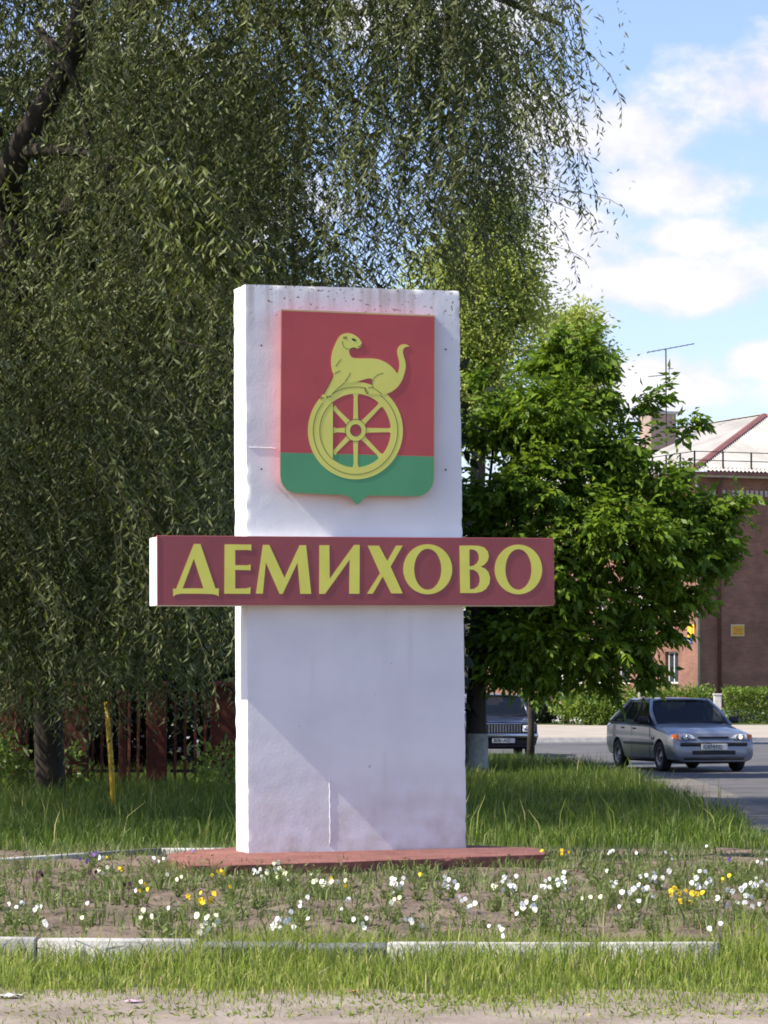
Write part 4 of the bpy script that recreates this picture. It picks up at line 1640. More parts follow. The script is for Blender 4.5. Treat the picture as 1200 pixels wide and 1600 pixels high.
# low iron railing in front of the building
rl = empty('low_railing', (at(1005, 1090, 136).x, 136, .1))
tag(rl, 'low dark iron railing before the sunlit brick wall', 'railing')
rx = at(1098, 1090, 136).x - rl.location.x
for z in (.45, 1.22):
    MB().box((rx / 2, 0, z), (rx, .04, .05)).build('rail', M_DARKIRON, rl)
for k in range(int(rx / .18)):
    MB().box((k * .18 + .05, 0, .62), (.025, .025, 1.3)).build('picket', M_DARKIRON, rl)

gp = MB().bbox((0, 0, .58), (.3, .3, 1.2), .02, 1).bbox((0, 0, 1.2), (.36, .36, .07), .02, 1).build('gate_post', M_CONC)
gp.location = (at(1121, 1090, 127.5).x, 127.5, .12)
tag(gp, 'short pale concrete gate post beside the clipped hedge', 'post')
lp = empty('lamp_post', (at(1003, 1090, 122).x, 122, .12))
tag(lp, 'pale concrete lamp post rising through the maple leaves', 'lamp post')
MB().tube([(0, 0, -.1), (0, 0, 7.5)], [.16, .11], 10).build('pole', mat('pale_post_concrete', (.52, .47, .42), (.42, .38, .34), scale=4, rough=.9), lp, True)
MB().tube([(0, 0, 7.4), (-.2, -.2, 7.9), (-1.1, -.5, 8.1)], .04, 6).build('arm', M_DOWN, lp, True)
MB().bbox((-1.35, -.58, 8.08), (.6, .25, .16), .05, 2).build('lamp_head', M_DOWN, lp)
wp = MB().tube([(0, 0, -.05), (0, 0, 2.1)], .07, 8).lathe([(.09, 2.1), (.09, 2.16), (0, 2.18)], None, 8).build('bollard_post', M_FRAME, None, True)
wp.location = (at(879, 1090, 128).x, 128, .16)
tag(wp, 'thin white post beside the shrubs, right of the slender trunk', 'post')


# ------------------------------------------------------------------ cars
M_TYRE = mat('tyre_rubber', (.02, .02, .02), (.03, .03, .03), scale=9, rough=.85)
M_RIM = mat('grey_steel_rim', (.30, .30, .31), (.22, .22, .23), scale=9, rough=.4, metal=.6)
M_BLACKPL = mat('black_plastic', (.018, .018, .02), (.025, .025, .027), scale=9, rough=.55)
M_CARGLASS = glass_mat('car_glass', (.015, .02, .03), .6)
M_LAMP = mat('lamp_glass', (.75, .75, .78), (.5, .5, .52), scale=30, rough=.12, spec=.8, coat=.6)
M_AMBER = mat('amber_lamp', (.75, .16, .03), (.6, .12, .02), scale=20, rough=.2)
M_PLATE = mat('number_plate', (.62, .62, .62), (.55, .55, .55), scale=9, rough=.5)
M_CHROME = mat('chrome', (.62, .63, .66), (.55, .56, .58), scale=9, rough=.18, metal=1.0)
M_SEAT = mat('seat_cloth', (.045, .045, .05), (.06, .06, .065), scale=9, rough=.9)
M_UNDER = mat('underbody', (.012, .012, .012), (.02, .02, .02), scale=9, rough=.95)


def paint(name, c1, c2, metal=.4):
    return mat(name, c1, c2, scale=2.5, rough=.28, metal=metal, coat=.7, spec=.5)


def loft(name, st, m, parent, cut=None):
    """st: (y, w, zb, zm, zt, wt) cross sections; closed body"""
    rows = []
    for (y, w, zb, zm, zt, wt) in st:
        hgt = zm - zb
        half = [(w * .80, zb), (w * .955, zb + .05), (w, zb + hgt * .32), (w * 1.004, zb + hgt * .62), (w * .995, zm - .035), (w * .965, zm), (wt, zt - .006), (wt * .5, zt + .012)]
        rows.append([(-x, y, z) for x, z in half] + [(0, y, zt + .016)] + [(x, y, z) for x, z in half[::-1]])
    n = len(rows[0])
    b = MB()
    vs = [p for r in rows for p in r]
    fs = []
    for i in range(len(rows) - 1):
        for j in range(n):
            k = (j + 1) % n
            fs.append((i * n + j, (i + 1) * n + j, (i + 1) * n + k, i * n + k))
    fs.append(tuple(range(n)))
    fs.append(tuple((len(rows) - 1) * n + j for j in range(n))[::-1])
    b.add(vs, fs)
    o = b.build(name, m, parent)
    bm = bmesh.new()
    bm.from_mesh(o.data)
    bmesh.ops.recalc_face_normals(bm, faces=bm.faces[:])
    bm.to_mesh(o.data)
    bm.free()
    if cut:
        c = MB()
        for (y, r) in cut:
            for sgn in (-1, 1):
                prof = [(0, -.3), (r, -.3), (r, .3), (0, .3)]
                c.lathe(prof, Matrix.Translation((sgn * .86, y, .29)) @ Matrix.Rotation(math.pi / 2, 4, 'Y'), 28)
        co = c.build('cutter', m)
        bm = bmesh.new()
        bm.from_mesh(co.data)
        bmesh.ops.remove_doubles(bm, verts=bm.verts[:], dist=1e-5)
        bmesh.ops.recalc_face_normals(bm, faces=bm.faces[:])
        bm.to_mesh(co.data)
        bm.free()
        md = o.modifiers.new('arches', 'BOOLEAN')
        md.operation = 'DIFFERENCE'
        md.object = co
        md.solver = 'EXACT'
        co.parent = parent
        bpy.context.view_layer.update()
        dg = bpy.context.evaluated_depsgraph_get()
        me = bpy.data.meshes.new_from_object(o.evaluated_get(dg))
        o.modifiers.clear()
        if len(me.polygons) > 40:
            o.data = me
        bpy.data.objects.remove(co)
    o.data.polygons.foreach_set('use_smooth', [True] * len(o.data.polygons))
    o.data.set_sharp_from_angle(angle=R(32))
    return o


def wheel_at(parent, x, y, r, steer=0.0, spokes=6):
    sgn = 1 if x > 0 else -1
    w = empty('wheel', (x, y, r), 0, parent)
    w.rotation_euler = (0, 0, steer)
    RM = Matrix.Rotation(sgn * math.pi / 2, 4, 'Y')
    MB().lathe([(r * .62, -.085), (r * .9, -.09), (r, -.06), (r, .06), (r * .9, .09), (r * .62, .085), (r * .6, .04)], RM, 28).build('tyre', M_TYRE, w, True)
    rim = MB().lathe([(r * .63, .07), (r * .6, .085), (r * .54, .06), (r * .5, .03), (r * .2, .045), (r * .12, .07), (0, .072)], RM, 24)
    rim.build('rim', M_RIM, w, True)
    hl = MB()
    for k in range(8):
        a = k * math.pi / 4
        c = RM @ Vector((r * .42 * math.cos(a), r * .42 * math.sin(a), .043))
        hl.lathe([(0, .004), (r * .075, .004), (r * .075, -.01)], Matrix.Translation(c) @ RM, 8)
    h = hl.build('rim_holes', M_UNDER, w)
    h['kind'] = 'stuff'
    return w


def poly(name, pts, m, parent, th=.012, inward=None):
    """a pane through pts with a little thickness"""
    pts = [Vector(p) for p in pts]
    n = (pts[1] - pts[0]).cross(pts[2] - pts[0]).normalized()
    if inward is not None and n.dot(Vector(inward)) < 0:
        n = -n
    q = [p + n * th for p in pts]
    k = len(pts)
    return MB().add(pts + q, [tuple(range(k)), tuple(range(k, 2 * k))[::-1]] + [(i, (i + 1) % k, k + (i + 1) % k, k + i) for i in range(k)]).build(name, m, parent)


def text_mesh(body, size, m, parent, loc, rot):
    cu = bpy.data.curves.new('text', 'FONT')
    cu.body = body
    cu.size = size
    cu.extrude = .002
    cu.align_x = 'CENTER'
    cu.align_y = 'CENTER'
    o = bpy.data.objects.new('tmp', cu)
    COL.objects.link(o)
    bpy.context.view_layer.update()
    me = bpy.data.meshes.new_from_object(o.evaluated_get(bpy.context.evaluated_depsgraph_get()))
    bpy.data.objects.remove(o)
    me.materials.clear()
    me.materials.append(m)
    t = link('characters', me, parent)
    t.location = loc
    t.rotation_euler = rot
    return t


def greenhouse(car, m_paint, A, Bm, C, base_z, belt_w, roof_w, roof_z, wind, roofr, rear, sides, hatch=True):
    """roof, pillars and panes; wind=(y base, y top), rear=(y top, y base, z base)"""
    wy0, wy1 = wind
    ry1, ry0, rz0 = rear
    bw = belt_w
    # roof panel
    vs, fs = [], []
    ny, nx = 10, 10
    for j in range(ny + 1):
        t = j / ny
        y = wy1 - .03 + (ry1 + .05 - wy1) * t
        crown = .045 * math.sin(math.pi * (.12 + .76 * t))
        for i in range(nx + 1):
            s = -1 + 2 * i / nx
            z = roof_z + crown * (1 - abs(s) ** 2.4) - .035 * abs(s) ** 8
            vs.append((s * (roof_w + .035), y, z))
    off = len(vs)
    vs += [(x, y, z - .03) for x, y, z in vs]
    for j in range(ny):
        for i in range(nx):
            q = j * (nx + 1) + i
            fs.append((q, q + 1, q + nx + 2, q + nx + 1))
            fs.append((off + q + nx + 1, off + q + nx + 2, off + q + 1, off + q))
    for j in range(ny):
        for i in (0, nx):
            q = j * (nx + 1) + i
            fs.append((q, q + nx + 1, off + q + nx + 1, off + q) if i == 0 else (q + nx + 1, q, off + q, off + q + nx + 1))
    for i in range(nx):
        for j in (0, ny):
            q = j * (nx + 1) + i
            fs.append((q + 1, q, off + q, off + q + 1) if j == 0 else (q, q + 1, off + q + 1, off + q))
    mk('roof', vs, fs, m_paint, car, True)
    for s in (-1, 1):
        pl = MB()
        pl.tube([(s * (bw - .03), wy0 - .02, base_z - .03), (s * (bw - .09), (wy0 + wy1) / 2 + .02, (base_z + roof_z) / 2), (s * roof_w, wy1, roof_z - .01)], [.04, .034, .034], 8)
        pl.build('front_pillar', m_paint, car, True)
        pl = MB().tube([(s * (roof_w), ry1, roof_z - .02), (s * (bw - .05), ry0, rz0 - .02)], [.045, .06], 8)
        pl.build('rear_pillar', m_paint, car, True)
        MB().tube([(s * roof_w, wy1, roof_z - .012), (s * (roof_w + .005), ry1, roof_z - .012)], .034, 8).build('roof_rail', m_paint, car, True)
        for (a, b) in zip(sides, sides[1:]):
            if b is not sides[-1]:
                MB().tube([(s * (bw - .01), b[0], base_z - .02), (s * roof_w, b[1], roof_z - .02)], .028, 6).build('door_pillar', M_BLACKPL, car, True)
        for (a, b) in zip(sides, sides[1:]):
            p = [(s * (bw + .0), a[0] + .02, base_z), (s * (bw + .0), b[0] - .02, base_z), (s * (roof_w + .015), b[1] - .02, roof_z - .04), (s * (roof_w + .015), a[1] + .02, roof_z - .04)]
            poly('side_window', p, M_CARGLASS, car, .006, (-s, 0, 0))
        MB().tube([(s * (bw + .005), wy0, base_z - .005), (s * (bw + .005), ry0, base_z + .0)], .018, 6).build('belt_trim', M_BLACKPL, car, True)
    poly('windscreen', [(-(bw - .05), wy0, base_z), ((bw - .05), wy0, base_z), (roof_w - .02, wy1, roof_z - .015), (-(roof_w - .02), wy1, roof_z - .015)], M_CARGLASS, car, .006, (0, 1, -1))
    poly('rear_window', [(-(bw - .1), ry0, rz0), ((bw - .1), ry0, rz0), (roof_w - .03, ry1, roof_z - .015), (-(roof_w - .03), ry1, roof_z - .015)], M_CARGLASS, car, .006, (0, -1, -1))
    # cabin
    for x in (-.36, .36):
        s = MB().bbox((x, wy1 + .35, base_z + .05), (.46, .16, .55), .06, 2).bbox((x, wy1 + .38, base_z + .4), (.24, .1, .16), .04, 2)
        s.build('seat', M_SEAT, car, True)
    MB().bbox((0, ry1 - .05, base_z + .05), (1.15, .16, .4), .06, 2).build('rear_seat', M_SEAT, car, True)
    MB().bbox((0, wy0 + .22, base_z - .02), (1.3, .4, .12), .05, 2).build('dashboard', M_BLACKPL, car, True)
    st = MB()
    RM = Matrix.Translation((.36, wy0 + .52, base_z - .0)) @ Matrix.Rotation(R(-65), 4, 'X')
    st.lathe([(.17, .012), (.185, 0), (.17, -.012), (.158, 0), (.17, .012)], RM, 20)
    st.build('steering_wheel', M_BLACKPL, car, True)
    for s in (-.3, .25):
        MB().tube([(s, wy0 - .015, base_z + .012), (s + .42, wy0 + .02, base_z + .035)], .009, 5).build('wiper', M_BLACKPL, car)


def hatchback():
    fl, rl_, fr_ = gnd(1038, 1205.5), gnd(980, 1201), gnd(1150, 1206)
    yaw = math.atan2(.30, .95)
    c = Vector(((fl.x + fr_.x) / 2, (fl.y + fr_.y) / 2, .008))
    car = empty('silver_hatchback', c, 0)
    car.rotation_euler = (0, 0, R(14.5))
    tag(car, 'silver hatchback with its headlights on driving out of the side street', 'car')
    P_ = paint('silver_metallic_paint', (.22, .24, .30), (.19, .21, .27))
    f = .76                       # front overhang: y=0 at the front axle
    st = [(-.76, .66, .24, .50, .515, .60), (-.745, .76, .20, .545, .56, .64), (-.72, .795, .19, .575, .60, .66), (-.70, .80, .19, .63, .66, .66), (-.665, .803, .19, .685, .715, .64), (-.60, .808, .19, .705, .742, .62), (-.35, .815, .19, .745, .80, .64),
          (0, .82, .19, .79, .85, .66), (.36, .823, .20, .845, .895, .68), (.43, .825, .20, .86, .90, .72), (.9, .828, .20, .875, .885, .76), (1.6, .828, .20, .885, .895, .76), (2.3, .824, .20, .895, .905, .76), (2.75, .815, .21, .905, .935, .72),
          (3.0, .805, .24, .90, .955, .70), (3.2, .79, .28, .87, .95, .68), (3.27, .77, .32, .80, .90, .66), (3.30, .74, .34, .62, .70, .62)]
    body = loft('body', st, P_, car, [(0, .335), (2.46, .335)])
    MB().bbox((0, 1.25, .24), (1.2, 3.7, .16), .03, 1).build('underbody', M_UNDER, car)
    greenhouse(car, P_, None, None, None, .905, .79, .575, 1.36, (.42, 1.12), None, (2.25, 2.98, .96), [(.62, 1.2), (1.55, 1.55), (2.28, 2.1), (2.72, 2.24)])
    for s in (-1, 1):
        w = wheel_at(car, s * .735, 0, .285, R(0))
        wheel_at(car, s * .735, 2.46, .285)
        # headlamp: wraps round the corner, with an amber indicator outside
        hp = [(s * .36, -.712, .625), (s * .62, -.706, .60), (s * .68, -.70, .605), (s * .68, -.675, .70), (s * .52, -.682, .708), (s * .42, -.69, .685)]
        hl = poly('headlight', hp, M_LAMP, car, .03, (0, -1, .1))
        for kx in (.49, .6):
            MB().lathe([(0, 0), (.035, .008), (.045, .02)], Matrix.Translation((s * kx, -.745, .652)) @ Matrix.Rotation(-math.pi / 2, 4, 'X'), 12).build('reflector', M_CHROME, hl, True)
        poly('indicator', [(s * .685, -.70, .605), (s * .79, -.66, .615), (s * .79, -.62, .69), (s * .685, -.675, .70)], M_AMBER, car, .028, (0, -1, .1))
        MB().bbox((s * .92, .62, .97), (.2, .09, .13), .035, 2).build('mirror', M_BLACKPL, car, True)
        MB().bbox((s * .828, 1.42, .80), (.02, .17, .03), .008, 1).build('door_handle', M_BLACKPL, car)
        MB().bbox((s * .827, 2.12, .81), (.02, .17, .03), .008, 1).build('door_handle', M_BLACKPL, car)
        MB().bbox((s * .829, 1.2, .52), (.02, 1.75, .05), .006, 1).build('side_moulding', M_BLACKPL, car)
        for yy in (.52, 1.57):
            MB().box((s * .8285, yy, .55), (.004, .008, .60)).build('door_gap', M_UNDER, car)
        MB().lathe([(0, 0), (.03, .006), (.035, .015)], Matrix.Translation((s * .832, .36, .62)) @ Matrix.Rotation(s * -math.pi / 2, 4, 'Y') @ Matrix.Rotation(math.pi, 4, 'X'), 8).build('side_repeater', M_AMBER, car)
    MB().bbox((0, -.712, .655), (.62, .05, .03), .01, 1).build('grille', M_BLACKPL, car)
    MB().bbox((0, -.745, .52), (1.34, .06, .075), .02, 2).build('bumper_strip', M_BLACKPL, car, True)
    MB().bbox((0, -.765, .37), (.86, .03, .075), .012, 1).build('lower_grille', M_BLACKPL, car)
    MB().bbox((0, -.765, .255), (1.2, .06, .05), .02, 1).build('bumper_lip', M_BLACKPL, car)
    pl = MB().bbox((0, -.79, .475), (.52, .02, .112), .006, 1).build('number_plate', M_PLATE, car)
    text_mesh('C474TC', .105, M_BLACKPL, pl, (-.04, -.8025, .475), (math.pi / 2, 0, 0))
    # lamp bulbs that are switched on
    lm = bpy.data.materials.new('lit_lamp')
    lm.use_nodes = True
    bs = lm.node_tree.nodes['Principled BSDF']
    bs.inputs['Emission Color'].default_value = (1, .82, .5, 1)
    bs.inputs['Emission Strength'].default_value = 1.6
    for s in (1,):
        MB().lathe([(0, -.004), (.03, .0), (.042, .02)], Matrix.Translation((s * .545, -.742, .655)) @ Matrix.Rotation(-math.pi / 2, 4, 'X'), 12).build('lit_bulb', lm, car, True)
    return car


hatchback()


def sedan():
    c = gnd(781, 1183)
    c.z = .008
    car = empty('dark_sedan', c, 0)
    car.rotation_euler = (0, 0, R(4))
    tag(car, 'dark blue boxy sedan facing the camera, partly behind the lime washed trunk', 'car')
    P_ = paint('dark_blue_paint', (.025, .028, .06), (.03, .033, .065), .2)
    st = [(-.70, .76, .30, .74, .755, .70), (-.66, .79, .24, .77, .80, .70), (-.3, .80, .22, .80, .86, .70), (.2, .805, .22, .84, .90, .70), (.55, .81, .22, .88, .93, .74), (.9, .81, .22, .90, .915, .76), (1.9, .81, .22, .91, .925, .76),
          (2.35, .805, .22, .91, .94, .72), (3.0, .80, .25, .90, .945, .70), (3.3, .79, .30, .88, .93, .68), (3.34, .76, .34, .80, .86, .66)]
    loft('body', st, P_, car, [(0, .34), (2.42, .34)])
    MB().bbox((0, 1.25, .26), (1.2, 3.6, .14), .03, 1).build('underbody', M_UNDER, car)
    greenhouse(car, P_, None, None, None, .93, .775, .59, 1.40, (.58, 1.15), None, (2.2, 2.65, .96), [(.75, 1.22), (1.55, 1.52), (2.3, 2.1), (2.5, 2.2)])
    for s in (-1, 1):
        wheel_at(car, s * .69, 0, .295)
        wheel_at(car, s * .69, 2.42, .295)
        MB().bbox((s * .60, -.715, .655), (.34, .05, .17), .015, 1).build('headlight_frame', M_BLACKPL, car)
        hl = MB().bbox((s * .585, -.735, .655), (.28, .03, .145), .012, 1).build('headlight', M_LAMP, car)
        for kx in (.52, .65):
            MB().lathe([(0, 0), (.045, .012), (.055, .03)], Matrix.Translation((s * kx, -.765, .655)) @ Matrix.Rotation(-math.pi / 2, 4, 'X'), 12).build('reflector', M_CHROME, hl, True)
        MB().bbox((s * .90, .85, 1.0), (.17, .08, .12), .03, 2).build('mirror', M_BLACKPL, car, True)
        MB().bbox((s * .60, -.79, .505), (.1, .05, .1), .015, 1).build('bumper_guard', M_BLACKPL, car)
    g_ = MB().bbox((0, -.715, .655), (.84, .05, .20), .015, 1).build('grille', mat('grey_grille', (.06, .065, .075), (.08, .085, .095), scale=9, rough=.4, metal=.5), car)
    for k in range(13):
        MB().box((-.39 + k * .065, -.743, .655), (.014, .01, .18)).build('grille_bar', M_CHROME, g_)
    MB().bbox((0, -.72, .765), (.88, .05, .025), .008, 1).build('grille_trim', M_CHROME, car)
    MB().bbox((0, -.76, .50), (1.60, .09, .09), .02, 2).build('bumper', M_CHROME, car, True)
    MB().bbox((0, -.795, .46), (1.5, .04, .05), .012, 1).build('bumper_rubber', M_BLACKPL, car)
    pl = MB().bbox((0, -.80, .385), (.52, .02, .112), .006, 1).build('number_plate', M_PLATE, car)
    text_mesh('B081AO', .105, M_BLACKPL, pl, (-.04, -.8125, .385), (math.pi / 2, 0, 0))
    MB().bbox((0, -.70, .36), (1.3, .06, .14), .02, 1).build('front_apron', M_BLACKPL, car)


sedan()

# ------------------------------------------------------------------ flowers
M_PLEAF = leaf_mat('pansy_leaf', (.075, .12, .025), (.17, .21, .055), rough=.5, trans=.25)
M_PETAL = {
    'white': mat('white_petal', (.85, .85, .82), (.75, .75, .70), scale=40, rough=.7),
    'pale': mat('pale_yellow_petal', (.78, .78, .45), (.80, .80, .62), scale=40, rough=.7),
    'yellow': mat('yellow_petal', (.85, .60, .02), (.80, .52, .02), scale=40, rough=.7),
    'purple': mat('purple_petal', (.20, .09, .36), (.28, .16, .45), scale=40, rough=.7),
    'maroon': mat('dark_maroon_petal', (.04, .012, .03), (.07, .02, .04), scale=40, rough=.7),
}
M_STEM = mat('green_stem', (.12, .16, .05), (.15, .17, .06), scale=20, rough=.8)


def plant_mesh(i, g, h, n):
    """leafy tuft: stems with leaves"""
    P, D, Lg, Wd = [], [], [], []
    for s in range(n):
        a = g.random() * 6.28
        tilt = g.uniform(.05, .5)
        top = np.array([math.cos(a) * tilt, math.sin(a) * tilt, 1.0]) * h * g.uniform(.55, 1.05)
        base = np.array([math.cos(a), math.sin(a), 0]) * .03 * g.random()
        k = int(g.integers(5, 9))
        for t in np.linspace(.12, 1, k):
            P.append(base + top * t)
            q = g.random() * 6.28
            D.append([math.cos(q), math.sin(q), g.uniform(.1, 1.2)])
            Lg.append(g.uniform(.025, .05))
            Wd.append(g.uniform(.008, .014))
        # the stem itself as a long narrow leaf
        P.append(base)
        D.append(top)
        Lg.append(np.linalg.norm(top))
        Wd.append(.009)
    P, D = np.array(P), np.array(D)
    V, F = leaf_cloud(P, D, np.array(Lg), np.array(Wd), fold=.1, g=g)
    return np_mesh('pansy_leaves', V, F, M_PLEAF, np.repeat(g.random(len(P)), 4))


gp_ = np.random.default_rng(44)
PLANTS = [plant_mesh(i, gp_, h, n) for i, (h, n) in enumerate([(.13, 7), (.16, 7), (.10, 6), (.2, 5), (.14, 9), (.18, 5), (.09, 8), (.22, 4)])]


def flower_mesh(color, big=1.0):
    """five petals and a yellow eye, facing -Y and a little up"""
    b = MB()
    for k, (a, l, w) in enumerate([(90, .024, .026), (150, .024, .026), (30, .024, .026), (215, .022, .03), (325, .022, .03), (270, .025, .034)][:6]):
        a = R(a)
        d = Vector((math.cos(a), 0, math.sin(a)))
        s = Vector((-d.z, 0, d.x))
        y = -.002 * (k % 3)
        c0 = Vector((0, y, 0))
        pts = [c0, c0 + d * l * .5 + s * w * .55 + Vector((0, -.004, 0)), c0 + d * l + s * w * .3 + Vector((0, .001, 0)), c0 + d * l * 1.08 + Vector((0, -.002, 0)), c0 + d * l - s * w * .3 + Vector((0, .001, 0)), c0 + d * l * .5 - s * w * .55 + Vector((0, -.004, 0))]
        b.add([p * big for p in pts], [(0, 1, 2, 3), (0, 3, 4, 5)])
    me = bpy.data.meshes.new(color + '_pansy')
    me.from_pydata([tuple(v) for v in b.v], [], b.f)
    me.materials.append(M_PETAL[color])
    return me


FL = {c: flower_mesh(c, 1.0) for c in M_PETAL}
LBL = {'white': 'white flowering pansy plant in the sunny flower bed', 'pale': 'cream flowering pansy plant in the sunny flower bed', 'yellow': 'yellow flowering pansy plant in the sunny flower bed',
       'purple': 'purple flowering pansy plant at the back of the flower bed', 'maroon': 'dark maroon pansy plant at the left of the flower bed'}
spots = [(25, 1418, 'white', 1), (56, 1420, 'white', 3), (73, 1444, 'white', 1), (137, 1411, 'white', 1), (128, 1434, 'pale', 1), (231, 1431, 'pale', 2), (160, 1340, 'white', 2), (247, 1343, 'white', 3), (213, 1391, 'white', 1),
         (264, 1418, 'white', 1), (325, 1442, 'pale', 6), (405, 1362, 'white', 4), (425, 1364, 'pale', 8), (436, 1443, 'white', 5), (455, 1424, 'white', 1), (473, 1408, 'white', 2), (481, 1436, 'white', 1), (486, 1366, 'white', 1), (542, 1414, 'white', 2),
         (565, 1438, 'white', 3), (617, 1380, 'white', 6), (610, 1407, 'pale', 3), (638, 1437, 'white', 3), (705, 1379, 'white', 5), (720, 1402, 'white', 2), (732, 1415, 'white', 3), (793, 1378, 'white', 7), (770, 1386, 'pale', 2),
         (824, 1417, 'white', 5), (783, 1450, 'white', 3), (868, 1376, 'white', 9), (920, 1402, 'pale', 2), (949, 1361, 'white', 1), (950, 1376, 'white', 3), (1000, 1390, 'white', 7), (1028, 1370, 'white', 7), (984, 1407, 'white', 2), (1050, 1342, 'white', 1),
         (995, 1333, 'white', 1), (956, 1330, 'white', 2), (1090, 1362, 'white', 2), (1098, 1381, 'white', 5), (1125, 1442, 'white', 1), (1108, 1450, 'white', 1), (1154, 1401, 'white', 8), (1168, 1384, 'white', 4), (1188, 1378, 'white', 3), (1104, 1322, 'white', 1),
         (1040, 1332, 'white', 1), (1190, 1345, 'white', 2), (70, 1440, 'white', 1), (15, 1412, 'white', 1), (660, 1446, 'white', 1), (1180, 1410, 'white', 2),
         (167, 1339, 'yellow', 1), (166, 1358, 'pale', 2), (190, 1359, 'yellow', 2), (221, 1377, 'pale', 1), (223, 1388, 'yellow', 2), (331, 1368, 'yellow', 1), (345, 1366, 'yellow', 2), (317, 1401, 'yellow', 5), (360, 1386, 'yellow', 1),
         (505, 1379, 'pale', 5), (518, 1372, 'yellow', 1), (540, 1384, 'yellow', 1), (656, 1366, 'yellow', 1), (876, 1332, 'yellow', 2), (846, 1329, 'yellow', 1), (888, 1331, 'yellow', 1), (1070, 1394, 'yellow', 9), (1137, 1371, 'yellow', 2),
         (1048, 1397, 'yellow', 1), (278, 1374, 'pale', 2), (540, 1346 + 30, 'pale', 1),
         (145, 1333, 'purple', 2), (137, 1343, 'purple', 2), (1140, 1343, 'purple', 2), (950, 1343, 'purple', 1), (301, 1329, 'purple', 1), (20, 1360, 'maroon', 2), (55, 1369, 'maroon', 2), (204, 1385, 'maroon', 2), (140, 1367, 'maroon', 3), (216, 1343, 'maroon', 1)]
SPECIAL = {(1070, 1394): 'large bright yellow pansy clump at the right of the bed', (868, 1376): 'broad white pansy clump right of the red plinth', (425, 1364): 'dense cream pansy clump before the left of the plinth',
           (1154, 1401): 'white pansy clump at the right edge of the bed', (317, 1401): 'yellow pansy clump left of centre in the bed', (950, 1343): 'lone pale purple pansy right of the plinth',
           (1140, 1343): 'small purple pansy near the right edge at the back of the bed', (301, 1329): 'single violet pansy by the back kerb left of the plinth', (204, 1385): 'dark maroon and white pansy plant in the left of the bed'}


def put_plant(x, y, z, me, label, group):
    o = bpy.data.objects.new('pansy_plant', me)
    COL.objects.link(o)
    o.location = (x, y, z)
    o.rotation_euler = (0, 0, random.uniform(0, 6.28))
    s = random.uniform(.85, 1.2)
    o.scale = (s, s, s)
    tag(o, label, 'flower', group)
    return o


fh = .13
used = []
LABELLED = []
for (px, py, col, n) in spots:
    p = gnd(px, py, .06 + fh)
    z0 = soil_z(p.x, p.y) - .015
    o = put_plant(p.x, p.y, z0, PLANTS[random.randrange(len(PLANTS)) if n < 5 else 4], SPECIAL.get((px, py), LBL[col]), None if (px, py) in SPECIAL else col + ' pansies in the flower bed')
    o.rotation_euler = (0, 0, 0)
    o.scale = (1, 1, 1)
    used.append((p.x, p.y))
    if (px, py) not in SPECIAL:
        LABELLED.append((o, px, py, {'white': 'white', 'pale': 'cream', 'yellow': 'yellow', 'purple': 'purple', 'maroon': 'dark maroon'}[col] + ' flowering pansy'))
    sp = .014 + .009 * n ** .8 if n > 1 else .0
    for k in range(n + (n > 1) + (n > 3) * 3):
        f = link('flower', FL[col], o)
        f.location = (random.gauss(0, sp), random.uniform(-.05, .05), p.z - z0 + random.gauss(0, sp * .55))
        f.rotation_euler = (random.uniform(-.7, .25), random.uniform(-.5, .5), random.uniform(-.8, .8))
        q = random.uniform(.45, .7) if n < 5 else random.uniform(.55, .85)
        f.scale = (q, q, q)
cnt = 0
while cnt < 230:
    # green plants that are not in flower
    t = random.random()
    py = 1345 + 130 * t ** 1.15
    px = random.uniform(-20, 1225)
    p = gnd(px, py + 18, .1)
    if 262 < px < 850 and py < 1352:
        continue
    if p.y < 19.7 or p.y > 30.6:
        continue
    cnt += 1
    LABELLED.append((None, px, py, 'green flowerless plant'))
    LABELLED[-1] = (put_plant(p.x, p.y, soil_z(p.x, p.y) - .015, PLANTS[random.randrange(len(PLANTS))], 'green pansy plant without flowers in the flower bed', 'green plants in the flower bed'),) + LABELLED[-1][1:]

# a label for each plant: kind, row of the bed, stretch of the bed, place in that stretch
ORD = 'first second third fourth fifth sixth seventh eighth ninth tenth eleventh twelfth thirteenth fourteenth fifteenth sixteenth seventeenth eighteenth nineteenth twentieth twenty-first twenty-second twenty-third twenty-fourth twenty-fifth'.split()
bins = {}
for o, px, py, what in LABELLED:
    row = 'back row' if py < 1372 else ('middle row' if py < 1405 else 'front row')
    stretch = ('left of the plinth' if px < 260 else 'below the left half' if px < 555 else 'below the right half' if px < 855 else 'right of the plinth' if px < 1040 else 'at right end of bed')
    bins.setdefault((what, row, stretch), []).append((px, o))
for (what, row, stretch), v in bins.items():
    v.sort(key=lambda t: t[0])
    for k, (_, o) in enumerate(v):
        o['label'] = ('%s %s from left, %s %s' % (ORD[k], what, row, stretch)) if len(v) > 1 else ('lone %s in the %s, %s' % (what, row, stretch))

# seedlings and weeds between the plants
g = np.random.default_rng(61)
n = 36000
P = np.stack([g.uniform(-4.2, 6.4, n), g.uniform(19.6, 31.0, n), np.zeros(n)], 1)
keep = np.array([n2(x, y, 1.1, 2) + .5 * n2(x, y, 3.1, 6) > -.02 + (.12 if y < 24 else 0) for x, y, _ in P])
P = P[keep]
P[:, 2] = [soil_z(x, y) for x, y, _ in P]
wd = grass_blades(P, g.uniform(.04, .15, len(P)), g.uniform(.005, .012, len(P)), .7, M_PLEAF, 'bed_weeds', g)
tag(wd, 'sparse weeds and seedlings between the pansies', 'weeds', kind='stuff')
